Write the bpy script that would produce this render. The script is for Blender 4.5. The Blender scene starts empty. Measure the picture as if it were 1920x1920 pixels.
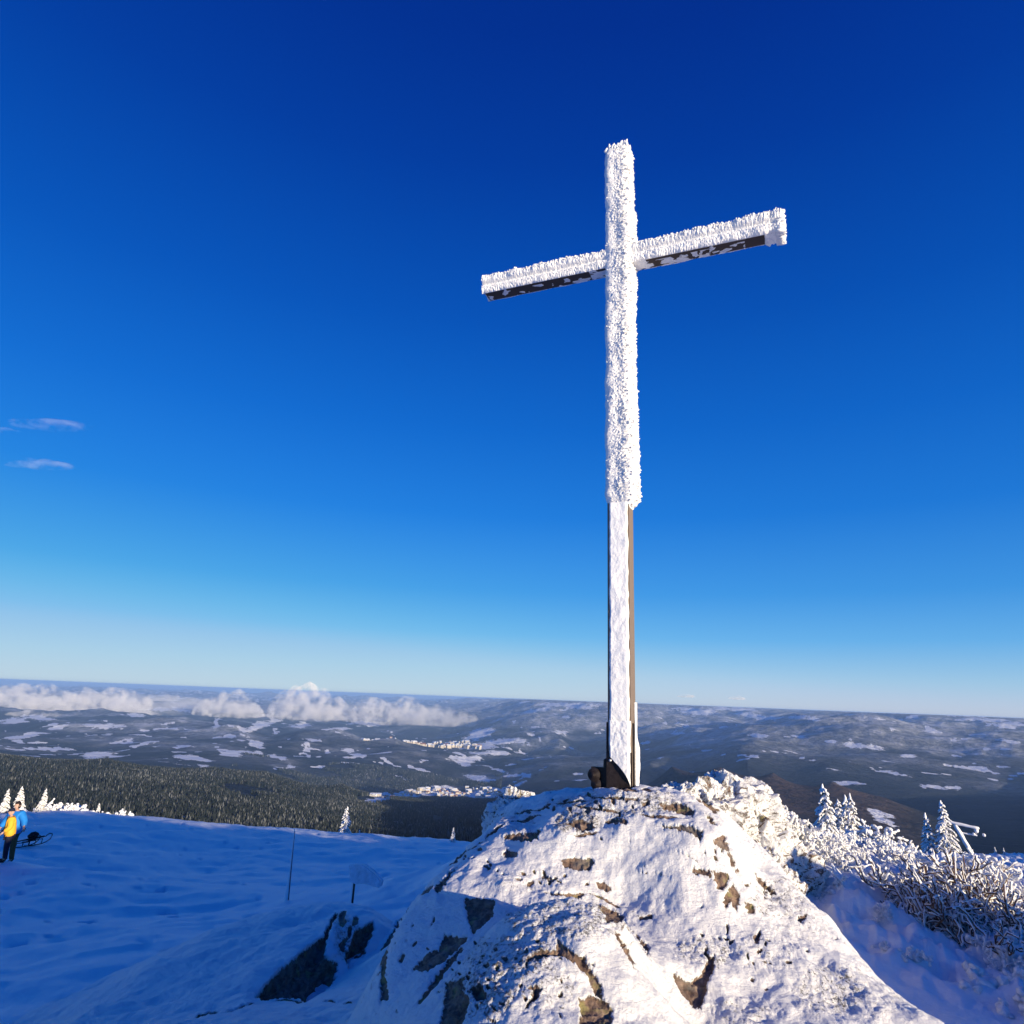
import bpy, math, random
import numpy as np
from mathutils import Vector, Matrix

random.seed(7)
rng = np.random.default_rng(11)
sc = bpy.context.scene
COL = sc.collection

# ------------------------------------------------------------------ camera
F0, PITCH, ROLL = 1250.0, 0.273, 0.0385          # focal length in px of a 1920 px frame
fw = np.array([0, math.cos(PITCH), math.sin(PITCH)])
Rr = np.array([1.0, 0, 0]); Uu = np.cross(Rr, fw)
RR = Rr * math.cos(ROLL) + Uu * math.sin(ROLL)
UU = -Rr * math.sin(ROLL) + Uu * math.cos(ROLL)
cd = bpy.data.cameras.new('camera'); cam = bpy.data.objects.new('camera', cd); COL.objects.link(cam)
cam.matrix_world = Matrix([[RR[0], UU[0], -fw[0], 0], [RR[1], UU[1], -fw[1], 0], [RR[2], UU[2], -fw[2], 0], [0, 0, 0, 1]])
cd.sensor_width = 36; cd.lens = 36 * F0 / 1920; cd.clip_start = 0.05; cd.clip_end = 400000
sc.camera = cam

# ------------------------------------------------------------------ sky, sun, exposure
SUN_EL = 8.1; SUN_AZ = 136.5                    # azimuth clockwise from +Y: behind the camera, to the right
world = bpy.data.worlds.new("World"); sc.world = world; world.use_nodes = True
wt = world.node_tree
sky = wt.nodes.new('ShaderNodeTexSky'); sky.sky_type = 'NISHITA'; sky.sun_disc = False
sky.sun_elevation = math.radians(SUN_EL); sky.sun_rotation = math.radians(SUN_AZ)
sky.altitude = 1450; sky.air_density = 1; sky.dust_density = 0.3; sky.ozone_density = 3
sep = wt.nodes.new('ShaderNodeSeparateColor'); comb = wt.nodes.new('ShaderNodeCombineColor')
wt.links.new(sky.outputs[0], sep.inputs[0])
WS = 0.12                                       # per-channel contrast: the deep polarised blue of the photograph
def wm(op, x, y=None, z=None):
    m_ = wt.nodes.new('ShaderNodeMath'); m_.operation = op
    for i_, v_ in enumerate((x, y, z)):
        if v_ is None: continue
        if isinstance(v_, (int, float)): m_.inputs[i_].default_value = v_
        else: wt.links.new(v_, m_.inputs[i_])
    return m_.outputs[0]
chan = []
for i, (a, g, cap) in enumerate(((7.5, 3.1, .30), (1.14, 1.5, .44), (1.06, .93, .56))):
    v_ = wm('MULTIPLY', wm('POWER', wm('MULTIPLY', sep.outputs[i], WS), g), a)
    if i == 2: v_ = wm('ADD', v_, wm('MULTIPLY', chan[0], .55))
    chan.append(wm('SMOOTH_MIN', v_, cap, .12))
# blended with the measured fall-off of this sky's colour with elevation (thin winter air at 1450 m)
tcw = wt.nodes.new('ShaderNodeTexCoord'); sxyz = wt.nodes.new('ShaderNodeSeparateXYZ'); wt.links.new(tcw.outputs['Generated'], sxyz.inputs[0])
elev = wm('MULTIPLY', wm('ARCSINE', sxyz.outputs[2]), 180 / math.pi / 60)
rmp = wt.nodes.new('ShaderNodeValToRGB'); wt.links.new(wm('MAXIMUM', elev, 0.0), rmp.inputs[0]); els = rmp.color_ramp.elements
SKYC = [(0, (196, 213, 222)), (2.2, (168, 206, 229)), (5.2, (112, 181, 235)), (8.8, (72, 156, 229)), (15.2, (36, 127, 220)), (22.6, (20, 107, 206)), (31.3, (10, 86, 186)), (43, (4, 61, 160)), (51.3, (3, 48, 144)), (60, (3, 42, 134))]
while len(els) < len(SKYC): els.new(.5)
for el_, (dg_, c_) in zip(els, SKYC):
    el_.position = dg_ / 60; el_.color = (*[((v / 255 + .055) / 1.055) ** 2.4 / 1.34 for v in c_], 1)
smp = wt.nodes.new('ShaderNodeSeparateColor'); wt.links.new(rmp.outputs[0], smp.inputs[0])
for i in range(3): wt.links.new(wm('MULTIPLY', wm('ADD', wm('MULTIPLY', chan[i], .3), wm('MULTIPLY', smp.outputs[i], .7)), 1 / WS), comb.inputs[i])
wt.links.new(comb.outputs[0], wt.nodes['Background'].inputs[0]); wt.nodes['Background'].inputs[1].default_value = WS
e, a = math.radians(SUN_EL), math.radians(SUN_AZ)
SUN = np.array([math.sin(a) * math.cos(e), math.cos(a) * math.cos(e), math.sin(e)])
sd = bpy.data.lights.new('sun', 'SUN'); so = bpy.data.objects.new('sun', sd); COL.objects.link(so)
sd.energy = 5.0; sd.angle = math.radians(0.5); sd.color = (1.0, 0.84, 0.60)
so.rotation_euler = Vector(SUN).to_track_quat('Z', 'Y').to_euler()
sc.view_settings.view_transform = 'Standard'; sc.view_settings.look = 'None'
sc.view_settings.exposure = 0.48; sc.view_settings.gamma = 1.0
sc.render.engine = 'CYCLES'
sc.cycles.use_denoising = True
sc.cycles.max_bounces = 14; sc.cycles.diffuse_bounces = 3; sc.cycles.volume_bounces = 12; sc.cycles.volume_step_rate = 1.0; sc.cycles.volume_max_steps = 256
sc.cycles.transparent_max_bounces = 16

# ------------------------------------------------------------------ helpers
def ray(px, py):
    d = RR * (px - 960) + UU * (960 - py) + fw * F0
    return d / math.hypot(d[0], d[1])
def P(px, py, r):
    return ray(px, py) * r
def topx(V):
    d = V @ fw
    d = np.where(np.abs(d) < 1e-6, 1e-6, d)
    return 960 + F0 * (V @ RR) / d, 960 - F0 * (V @ UU) / d, d

def _h(ix, iy, iz, s):
    h = (ix.astype(np.int64) * 374761393 + iy.astype(np.int64) * 668265263 + iz.astype(np.int64) * 2147483647 + s * 974634777) & 0xffffffff
    h = ((h ^ (h >> 13)) * 1274126177) & 0xffffffff
    h = ((h ^ (h >> 15)) * 2246822519) & 0xffffffff
    return (h ^ (h >> 16)) & 0xffffffff
_g = rng.normal(size=(256, 3)); _g /= np.linalg.norm(_g, axis=1)[:, None]
def pn(x, y, z, s=0):
    """gradient noise, about -1..1"""
    x, y, z = np.broadcast_arrays(x, y, z)
    x0, y0, z0 = np.floor(x), np.floor(y), np.floor(z)
    fx, fy, fz = x - x0, y - y0, z - z0
    ux, uy, uz = [t * t * t * (t * (t * 6 - 15) + 10) for t in (fx, fy, fz)]
    out = 0
    for i in (0, 1):
        for j in (0, 1):
            for k in (0, 1):
                g = _g[_h(x0 + i, y0 + j, z0 + k, s) & 255]
                d = g[..., 0] * (fx - i) + g[..., 1] * (fy - j) + g[..., 2] * (fz - k)
                out = out + d * (ux if i else 1 - ux) * (uy if j else 1 - uy) * (uz if k else 1 - uz)
    return out * 1.6
def fbm(x, y, z, o=4, s=0, g=0.5):
    v = 0; a = 1
    for i in range(o):
        v = v + a * pn(x * 2 ** i, y * 2 ** i, z * 2 ** i, s + i); a *= g
    return v
def ridge(x, y, z, o=4, s=0, g=0.5):
    v = 0; a = 1
    for i in range(o):
        v = v + a * (1 - 2 * np.abs(pn(x * 2 ** i, y * 2 ** i, z * 2 ** i, s + i))); a *= g
    return v
def sstep(a, b, x):
    t = np.clip((x - a) / (b - a), 0, 1); return t * t * (3 - 2 * t)

class RBF:
    def __init__(self, X, v, sx=1.0, sm=0.0):
        self.X = np.array(X, float); self.sx = np.array(sx); self.X = self.X * self.sx
        v = np.array(v, float); n = len(v)
        K = np.linalg.norm(self.X[:, None] - self.X[None], axis=2) - np.eye(n) * sm
        Q = np.c_[np.ones(n), self.X]
        A = np.block([[K, Q], [Q.T, np.zeros((3, 3))]])
        self.w = np.linalg.solve(A, np.r_[v, 0, 0, 0])
    def __call__(self, X):
        X = np.asarray(X, float) * self.sx; sh = X.shape[:-1]; X = X.reshape(-1, 2); out = np.empty(len(X)); n = len(self.X)
        for i in range(0, len(X), 20000):
            c = X[i:i + 20000]
            out[i:i + 20000] = np.linalg.norm(c[:, None] - self.X[None], axis=2) @ self.w[:n] + self.w[n] + c @ self.w[n + 1:]
        return out.reshape(sh)

def link(name, me, mat=None, parent=None, **props):
    o = bpy.data.objects.new(name, me); COL.objects.link(o)
    if mat is not None:
        for m in (mat if isinstance(mat, (list, tuple)) else [mat]): me.materials.append(m)
    if parent is not None: o.parent = parent
    for k, v in props.items(): o[k] = v
    return o
def empty(name, loc, rz=0, **props):
    o = bpy.data.objects.new(name, None); COL.objects.link(o); o.location = loc; o.rotation_euler = (0, 0, rz)
    o.empty_display_size = 0.2
    for k, v in props.items(): o[k] = v
    return o
def mesh(name, V, Fq, smooth=True, attrs=None, mi=None):
    V = np.asarray(V, np.float32).reshape(-1, 3); me = bpy.data.meshes.new(name)
    Fq = np.asarray(Fq, np.int32); n, k = Fq.shape
    me.vertices.add(len(V)); me.vertices.foreach_set('co', V.ravel())
    me.loops.add(n * k); me.loops.foreach_set('vertex_index', Fq.ravel())
    me.polygons.add(n); me.polygons.foreach_set('loop_start', np.arange(n, dtype=np.int32) * k)
    me.polygons.foreach_set('loop_total', np.full(n, k, np.int32))
    if mi is not None: me.polygons.foreach_set('material_index', np.asarray(mi, np.int32))
    me.update(calc_edges=True)
    me.polygons.foreach_set('use_smooth', np.full(n, smooth))
    for kx, v in (attrs or {}).items():
        at = me.attributes.new(kx, 'FLOAT', 'POINT'); at.data.foreach_set('value', np.asarray(v, np.float32).ravel())
    return me
def gridfaces(n, m, wrap=False, base=0):
    i = np.arange(n - 1)[:, None]; j = np.arange(m if wrap else m - 1)[None]
    j2 = (j + 1) % m
    return (np.stack([i * m + j, i * m + j2, (i + 1) * m + j2, (i + 1) * m + j], -1).reshape(-1, 4) + base)
def gnormals(V, flip=1):
    a = np.gradient(V, axis=0); b = np.gradient(V, axis=1)
    n = np.cross(b, a) * flip
    return n / (np.linalg.norm(n, axis=-1, keepdims=True) + 1e-12)

class MB:
    """collects geometry of many shapes for one mesh"""
    def __init__(s): s.V = []; s.Q = []; s.n = 0
    def add(s, V, Fq):
        V = np.asarray(V, float).reshape(-1, 3); Fq = np.asarray(Fq)
        if Fq.shape[1] == 3: Fq = np.c_[Fq, Fq[:, 2]]
        s.V.append(V); s.Q.append(Fq + s.n); s.n += len(V)
    def tube(s, pts, rad, k=5, jit=0.0, cap=True):
        p = np.asarray(pts, float); n = len(p); rad = np.broadcast_to(rad, n).astype(float)
        t = np.gradient(p, axis=0); t /= np.linalg.norm(t, axis=1)[:, None] + 1e-9
        up = np.array([0.31, 0.17, 1.0]) if abs(t[0][2]) < .85 else np.array([1.0, .2, 0.1])
        u = np.cross(t, up); u /= np.linalg.norm(u, axis=1)[:, None] + 1e-9; v = np.cross(t, u)
        an = np.arange(k) * 2 * math.pi / k
        rr = rad[:, None] * (1 + jit * rng.uniform(-1, 1, (n, k)))
        V = p[:, None] + rr[..., None] * (np.cos(an)[None, :, None] * u[:, None] + np.sin(an)[None, :, None] * v[:, None])
        V = V.reshape(-1, 3); Fq = gridfaces(n, k, True)
        if cap:
            V = np.r_[V, [p[0] - t[0] * rad[0] * .4, p[-1] + t[-1] * rad[-1] * .6]]
            b = n * k; j = np.arange(k); j2 = (j + 1) % k
            Fq = np.r_[Fq, np.c_[j2, j, np.full(k, b), np.full(k, b)], np.c_[(n - 1) * k + j, (n - 1) * k + j2, np.full(k, b + 1), np.full(k, b + 1)]]
        s.add(V, Fq)
    def box(s, c, d, M=None):
        q = np.array([[x, y, z] for x in (-.5, .5) for y in (-.5, .5) for z in (-.5, .5)]) * d
        if M is not None: q = q @ np.asarray(M).T
        s.add(q + c, [[0, 1, 3, 2], [4, 6, 7, 5], [0, 4, 5, 1], [2, 3, 7, 6], [0, 2, 6, 4], [1, 5, 7, 3]])
    def build(s, name, smooth=True):
        V = np.concatenate(s.V); Q = np.concatenate(s.Q)
        me = bpy.data.meshes.new(name)
        tri = Q[:, 2] == Q[:, 3]
        loops = []; T = Q[tri][:, :3]; Qd = Q[~tri]
        me.vertices.add(len(V)); me.vertices.foreach_set('co', V.astype(np.float32).ravel())
        allv = np.r_[Qd.ravel(), T.ravel()].astype(np.int32)
        me.loops.add(len(allv)); me.loops.foreach_set('vertex_index', allv)
        me.polygons.add(len(Qd) + len(T))
        st = np.r_[np.arange(len(Qd)) * 4, len(Qd) * 4 + np.arange(len(T)) * 3].astype(np.int32)
        me.polygons.foreach_set('loop_start', st)
        me.polygons.foreach_set('loop_total', np.r_[np.full(len(Qd), 4), np.full(len(T), 3)].astype(np.int32))
        me.update(calc_edges=True); me.polygons.foreach_set('use_smooth', np.full(len(Q), smooth))
        return me

# ------------------------------------------------------------------ materials
class N:
    def __init__(s, name):
        s.m = bpy.data.materials.new(name); s.m.use_nodes = True; s.t = s.m.node_tree
        s.b = s.t.nodes['Principled BSDF']; s.o = s.t.nodes['Material Output']
    def n(s, ty, **k):
        x = s.t.nodes.new(ty)
        for a, v in k.items(): setattr(x, a, v)
        return x
    def l(s, a, b): s.t.links.new(a, b)
    def coord(s): return s.n('ShaderNodeTexCoord').outputs['Object']
    def noise(s, scale, det=6, rough=.6, vec=None, sc3=None, dist=0):
        x = s.n('ShaderNodeTexNoise'); x.inputs['Scale'].default_value = scale; x.inputs['Detail'].default_value = det
        x.inputs['Roughness'].default_value = rough; x.inputs['Distortion'].default_value = dist
        v = vec or s.coord()
        if sc3:
            mp = s.n('ShaderNodeMapping'); mp.inputs['Scale'].default_value = sc3; s.l(v, mp.inputs[0]); v = mp.outputs[0]
        s.l(v, x.inputs['Vector']); return x.outputs['Fac']
    def attr(s, n): x = s.n('ShaderNodeAttribute'); x.attribute_name = n; return x.outputs['Fac']
    def math(s, op, a, b=None, c=None):
        x = s.n('ShaderNodeMath'); x.operation = op
        for i, v in enumerate((a, b, c)):
            if v is None: continue
            if isinstance(v, (int, float)): x.inputs[i].default_value = v
            else: s.l(v, x.inputs[i])
        return x.outputs[0]
    def ramp(s, f, st):
        x = s.n('ShaderNodeValToRGB'); s.l(f, x.inputs[0]); e = x.color_ramp.elements
        while len(e) < len(st): e.new(.5)
        for el, (p, c) in zip(e, st): el.position = p; el.color = (*c, 1) if len(c) == 3 else c
        return x.outputs[0]
    def mix(s, f, a, b):
        x = s.n('ShaderNodeMix'); x.data_type = 'RGBA'
        for i, v in ((0, f), (6, a), (7, b)):
            if isinstance(v, (int, float)): x.inputs[i].default_value = v
            elif isinstance(v, tuple): x.inputs[i].default_value = (*v, 1)
            else: s.l(v, x.inputs[i])
        return x.outputs[2]
    def bump(s, h, d, st=1.0, prev=None):
        x = s.n('ShaderNodeBump'); x.inputs['Distance'].default_value = d; x.inputs['Strength'].default_value = st
        s.l(h, x.inputs['Height'])
        if prev: s.l(prev, x.inputs['Normal'])
        return x.outputs[0]
    def fin(s, col=None, rough=.6, nor=None, spec=.3):
        if col is not None:
            if isinstance(col, tuple): s.b.inputs['Base Color'].default_value = (*col, 1)
            else: s.l(col, s.b.inputs['Base Color'])
        if isinstance(rough, (int, float)): s.b.inputs['Roughness'].default_value = rough
        else: s.l(rough, s.b.inputs['Roughness'])
        s.b.inputs['Specular IOR Level'].default_value = spec
        if nor: s.l(nor, s.b.inputs['Normal'])
        return s.m
def simple(name, c, rough=.6, v=.25, scale=20, metal=0, bump=.002):
    m = N(name); f = m.noise(scale)
    lo = tuple(x * (1 - v) for x in c); hi = tuple(min(1, x * (1 + v)) for x in c)
    m.b.inputs['Metallic'].default_value = metal
    return m.fin(m.ramp(f, [(.3, lo), (.7, hi)]), rough, m.bump(f, bump))
SNOWC = (.93, .915, .89)
def snowmat():
    m = N('snow'); a = m.noise(3, 8, .6); b = m.noise(45, 5, .7); c = m.noise(260, 3, .6)
    n1 = m.bump(a, .05, .5); n2 = m.bump(b, .008, .6, n1); n3 = m.bump(c, .0015, .6, n2)
    return m.fin(m.ramp(b, [(.3, (.88, .88, .88)), (.7, (.94, .935, .925))]), .5, n3, .35)
def rimemat():
    m = N('rime_ice'); b = m.noise(60, 6, .7); c = m.noise(220, 3, .6)
    n = m.bump(c, .002, .7, m.bump(b, .008, .8))
    return m.fin(m.ramp(b, [(.25, (.84, .83, .81)), (.6, (.94, .93, .91))]), .4, n, .4)
def rockmat(name, seed=0):
    m = N(name); at = m.attr('snow')
    big = m.noise(3.1, 7, .62); mid = m.noise(17, 8, .7); fine = m.noise(75, 6, .75); lich = m.noise(9.3, 5, .6)
    strata = m.noise(6, 8, .7, sc3=(1, 1, 5), dist=.6)
    c = m.ramp(mid, [(.28, (.045, .035, .03)), (.45, (.21, .135, .098)), (.60, (.36, .25, .18)), (.8, (.46, .37, .28))])
    c = m.mix(m.ramp(strata, [(.42, (0, 0, 0)), (.5, (1, 1, 1))]), m.mix(.5, c, (.07, .055, .048)), c)
    c = m.mix(m.ramp(lich, [(.56, (0, 0, 0)), (.66, (.8, .8, .8))]), c, (.34, .30, .12))
    c = m.mix(m.ramp(big, [(.55, (0, 0, 0)), (.7, (.7, .7, .7))]), c, (.25, .24, .22))
    # snow threshold broken up by frost-sized noise
    t = m.math('ADD', at, m.math('MULTIPLY', m.math('SUBTRACT', fine, .5), 1.3))
    t = m.math('ADD', t, m.math('MULTIPLY', m.math('SUBTRACT', mid, .5), .6))
    k = m.ramp(t, [(.42, (0, 0, 0)), (.50, (.55, .55, .55)), (.60, (1, 1, 1))])
    col = m.mix(k, c, SNOWC)
    h1 = m.bump(strata, .02, .8); h2 = m.bump(mid, .02, .7, m.bump(fine, .008, .8, h1)); h3 = m.bump(k, .008, .8, h2)
    return m.fin(col, m.ramp(k, [(0, (.75,) * 3), (1, (.5,) * 3)]), h3, .3)
M_snow = snowmat(); M_rime = rimemat(); M_rock = rockmat('snowy_rock')
def woodmat(name, c1, c2):
    m = N(name); f = m.noise(9, 8, .7, sc3=(6, 6, .35)); g = m.noise(40, 5, .7, sc3=(5, 5, .2))
    return m.fin(m.mix(g, m.ramp(f, [(.3, c1), (.7, c2)]), m.ramp(f, [(.3, c2), (.7, c1)])), .75, m.bump(g, .003, .7), .2)
M_wood = woodmat('weathered_wood', (.13, .10, .08), (.27, .21, .17))
M_darkwood = woodmat('dark_wood', (.045, .036, .032), (.12, .09, .07))
M_steel = simple('dark_steel', (.030, .022, .020), .5, .5, 30, .3)
M_twig = simple('bark', (.15, .09, .06), .8, .4, 60)
M_needle = simple('dark_needles', (.022, .035, .026), .8, .5, 40)

# ------------------------------------------------------------------ terrain functions
LOC = [  # (px, py, horizontal distance): near snow ground
 (0,1530,44),(130,1527,45),(260,1542,44),(400,1558,43),(480,1567,42),(600,1562,42),(680,1581,42),(830,1586,42),(950,1592,42),
 (10,1613,20.5),(200,1640,23),(400,1640,23),(600,1630,24),(760,1640,22),(100,1580,27),(350,1600,28),
 (0,1750,13.5),(200,1750,13),(400,1700,15),(540,1692,14),(658,1702,12.5),(740,1690,12.5),
 (0,1920,8.3),(130,1920,7.9),(-250,1600,30),(-250,1900,10),(300,1830,9.4),(300,1950,7),(480,1760,10.2),(450,1940,6),(640,1720,10.8),(600,1930,5.6),
 (720,1860,7.5),(800,1760,9),(850,1680,10.5),(700,1980,4.6),(820,2080,3.6),(640,1860,7.8),(560,1890,6.8),
 (930,1560,13),(1000,1560,13),(960,1515,9.5),(1000,1560,9.2),
 (1165,1620,8.6),(1290,1540,8.6),(1165,1700,6.5),(1165,1900,4.6),(1100,2100,3.2),
 (1380,1500,9.6),(1330,1500,9.6),(1420,1540,10.5),(1455,1545,12.5),(1520,1592,15.5),(1600,1608,22),(1690,1612,30),(1850,1607,62),(1930,1612,62),(1990,1612,62),(1780,1608,50),
 (1400,1660,8.4),(1450,1640,9.2),(1520,1622,12.5),(1560,1625,14),(1500,1660,9.8),(1560,1690,9.6),(1600,1725,9.2),(1700,1800,8.4),(1560,1830,7.2),(1700,1890,6.9),(1800,1900,7.2),(1900,1925,7.3),(1750,1980,5.8),
 (1660,1640,17),(1740,1660,14),(1800,1715,11.5),(1840,1700,14),(1900,1700,13),(1900,1790,10),(1940,1870,8.3),(1880,1640,28),
 (1880,2010,5.6),(1940,2060,4.8),(2080,1680,14),(2080,1800,10),(2150,1940,7.5),(1700,1720,11.5),(1640,1660,13.5)]
LX = [P(*p) for p in LOC]
LX += [np.array(p, float) for p in ((8,3.6,-.75),(9.3,2.2,-.7),(7.2,2.6,-1.0),(10.8,3.8,-2.2),(6.2,4.6,-2.0),(8.4,5.8,-2.3),(12,1.5,-2.3),(8,7.5,-2.6),(9,0,-1.7),(12,-2,-1.9),(6,-4,-1.9),(0,-4,-1.8),(0,0,-1.72),(1.5,1,-1.7),(-1,1.5,-1.8),(-3,-2,-2.1),(-6,2,-3.3),(-12,-4,-4.5),(0,-15,-4),(16,-14,-3),(24,2,-3.6),(-20,5,-5.5),(-50,20,-8),(40,25,-8),(30,-30,-6),(-30,-30,-8))]  # leading points heap up an unseen bank, added to shade the gully
for az, r, t in ((-34,56,.23),(-15,54,.27),(0,54,.28),(12,20,.24),(12,45,.27),(18,20,.22),(20,45,.24),(26,60,.23),(34,85,.20),(50,80,.22),(-60,70,.2),(90,80,.15),(180,80,.15),(-34,90,.27),(0,90,.3),(20,90,.28),(8,14,.23)):
    LX.append(np.array([math.sin(math.radians(az)) * r, math.cos(math.radians(az)) * r, -t * r]))
LX = np.array(LX)
RL = RBF(LX[:, :2], LX[:, 2], sm=.02)

FARP = [ # (px, py, km)
 (-200,1540,.95),(0,1540,1.0),(400,1570,1.0),(800,1590,1.05),(0,1640,.4),(400,1670,.4),(800,1700,.4),(0,1422,2.6),(200,1430,2.6),(400,1447,2.7),(500,1454,2.8),(640,1478,2.8),(740,1506,2.6),(850,1520,2.5),(940,1534,2.4),(-200,1418,2.6),
 (0,1468,1.7),(400,1498,1.6),(800,1556,1.6),(600,1530,1.6),(600,1570,1.1),
 (0,1440,3.6),(200,1450,3.6),(400,1465,3.6),(600,1510,3.4),
 (680,1503,4.1),(800,1490,4.5),(920,1482,4.9),(950,1500,4.2),(860,1470,5.3),
 (0,1395,6.5),(200,1398,6.5),(350,1400,6.3),(500,1410,6),(700,1440,5.4),(900,1448,5.8),
 (100,1372,8),(300,1372,7.8),(450,1377,7),(560,1382,7),(640,1389,7),(740,1402,6.7),(830,1418,6.3),(880,1440,6),
 (500,1392,8.5),(700,1408,8.6),(760,1405,9),(840,1402,9.3),(700,1388,9.8),(560,1368,10.5),(400,1352,11.5),(200,1340,13),(0,1335,13),
 (0,1310,20),(200,1312,19),(400,1322,18),(600,1345,14),(800,1362,13),(700,1335,18),(900,1345,14),
 (0,1290,45),(300,1298,45),(600,1310,40),(800,1318,34),(0,1286,100),(500,1305,100),(960,1324,100),(1500,1343,100),(1920,1358,100),
 (900,1410,7.8),(960,1385,9),(940,1430,6.2),(1000,1427,7.6),(1080,1436,7.7),(1130,1432,7.5),
 (870,1322,26),(1000,1321,13),(1100,1321,12.5),(1180,1330,12.5),(1000,1350,10.5),(1100,1360,10),(1150,1385,8),(1050,1385,8.5),
 (930,1445,6.2),(1000,1419,6.6),(1060,1415,6.6),(1140,1417,6.2),(1220,1434,5.2),(1120,1462,4.7),(1000,1474,4.7),(1060,1500,3.6),(1060,1490,1.8),(960,1520,2.3),
 (1230,1327,14),(1310,1322,14),(1400,1336,13),(1500,1338,15),(1590,1332,22),(1700,1345,15),(1810,1345,13),(1920,1350,13),(2100,1358,13),
 (1200,1378,8.5),(1300,1362,8.5),(1400,1354,8.7),(1500,1350,9),(1300,1375,10),(1400,1372,10.5),(1250,1345,12),
 (1600,1345,9.2),(1640,1342,9),(1720,1352,9),(1850,1362,9),(1200,1445,6),(1350,1395,6.8),(1500,1390,6.8),(1700,1400,6.5),(1900,1405,6.5),
 (1400,1430,4.6),(1550,1440,4.8),(1700,1450,5),(1900,1470,5),(1600,1500,3.6),(1750,1530,3.4),(1920,1550,3.2),
 (1260,1434,3.0),(1350,1436,2.9),(1450,1446,2.7),(1560,1466,2.6),(1660,1500,2.5),(1740,1550,2.1),(1400,1540,1.7),(1500,1570,1.6),(1600,1640,.7),(1850,1660,.7),(1800,1610,1.6),
 (1350,1540,3.5),(1480,1540,3.3),(1250,1530,3.6),(1200,1575,.8),(1165,1650,.35),(1200,1545,1.3),(1200,1520,2.0),(1100,1540,1.4),(1700,1640,.35),(2000,1650,.35),(2150,1500,3)]
FX = []; FV = []
for px, py, km in FARP:
    d = ray(px, py); FX.append((math.degrees(math.atan2(d[0], d[1])) / 12.0, math.log(km))); FV.append(-d[2])
for az in (-180, -140, -100, -70, 70, 100, 140, 180):
    for km, t in ((.35, .2), (1, .2), (3, .15), (10, .07), (40, .02), (100, .012)):
        FX.append((az / 12.0, math.log(km))); FV.append(t)
RF = RBF(FX, FV, sm=.01)

def ground(x, y, lo=False):
    """height and masks of the terrain sheet at x, y"""
    r = np.hypot(x, y); az = np.degrees(np.arctan2(x, y))
    w = sstep(95, 300, r)
    zl = RL(np.stack([np.clip(x, -150, 150), np.clip(y, -150, 150)], -1))
    tf = RF(np.stack([az / 12.0, np.log(np.clip(r, 200, 2e5) / 1000)], -1))
    zf = -tf * r
    # local relief: drifts, footprints, crust
    n = .12 * fbm(x / 3.0, y / 3.0, 0, 4, 3) * sstep(3, 12, r) + .026 * fbm(x / .6, y / .45, 0, 5, 9) + .08 * fbm(x / 14, y / 14, 0, 3, 20) * sstep(12, 40, r)
    n = n + .035 * (ridge(x / 3.5 + .4 * y / 3.5, (y - .4 * x) / 1.1, 0, 3, 24) - .8) * sstep(7, 10, r)
    right = sstep(10, 17, az) * sstep(110, 95, az) * sstep(6.5, 9, r)
    n = n + right * (.16 * ridge(x / 1.1, y / 1.1, 0, 4, 31) + .05 * fbm(x / .18, y / .18, 0, 3, 33) + .06 * ridge((x + y) / .35, (x - y) / 1.2, 0, 3, 35) - .05) * sstep(0, 2.5, np.abs(az - 22) + (r - 10) * .35)
    track = pn(x / .9, y / .7, 0, 41); n = n - .08 * sstep(.42, .6, pn(x / .38, y / .30, 0, 43)) * sstep(.05, .35, track) * sstep(9, 14, r) * (1 - right)
    zn = fbm(x / 2600, y / 2600, 0, 7, 50, .55) * 1.1 + .45 * (ridge(x / 1900 + .3 * pn(x / 4000, y / 4000, 0, 66), y / 1900, 0, 4, 60) - .6)
    amp = 12 + 85 * sstep(2800, 9000, r) + 90 * sstep(15000, 40000, r)
    zn = zn + .16 * fbm(x / 520, y / 520, 0, 3, 68)
    far = zf + zn * amp
    far = np.where(far > -60, -60 + 66 * np.tanh((far + 60) / 66), far)
    return (zl + n) * (1 - w) + far * w

# ------------------------------------------------------------------ terrain sheet (near part: snow, far part: hills)
azs = np.r_[np.linspace(-180, -45, 60, endpoint=False), np.linspace(-45, 45, 860, endpoint=False), np.linspace(45, 180, 60)]
rs = np.r_[0.9 * (170 / .9) ** np.linspace(0, 1, 470, endpoint=False), 170 * (110000 / 170) ** np.linspace(0, 1, 560)]
AZ, RS = np.meshgrid(np.radians(azs), rs)
X, Y = np.sin(AZ) * RS, np.cos(AZ) * RS
Z = ground(X, Y)
NS = 471
V = np.stack([X, Y, Z], -1)

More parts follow.
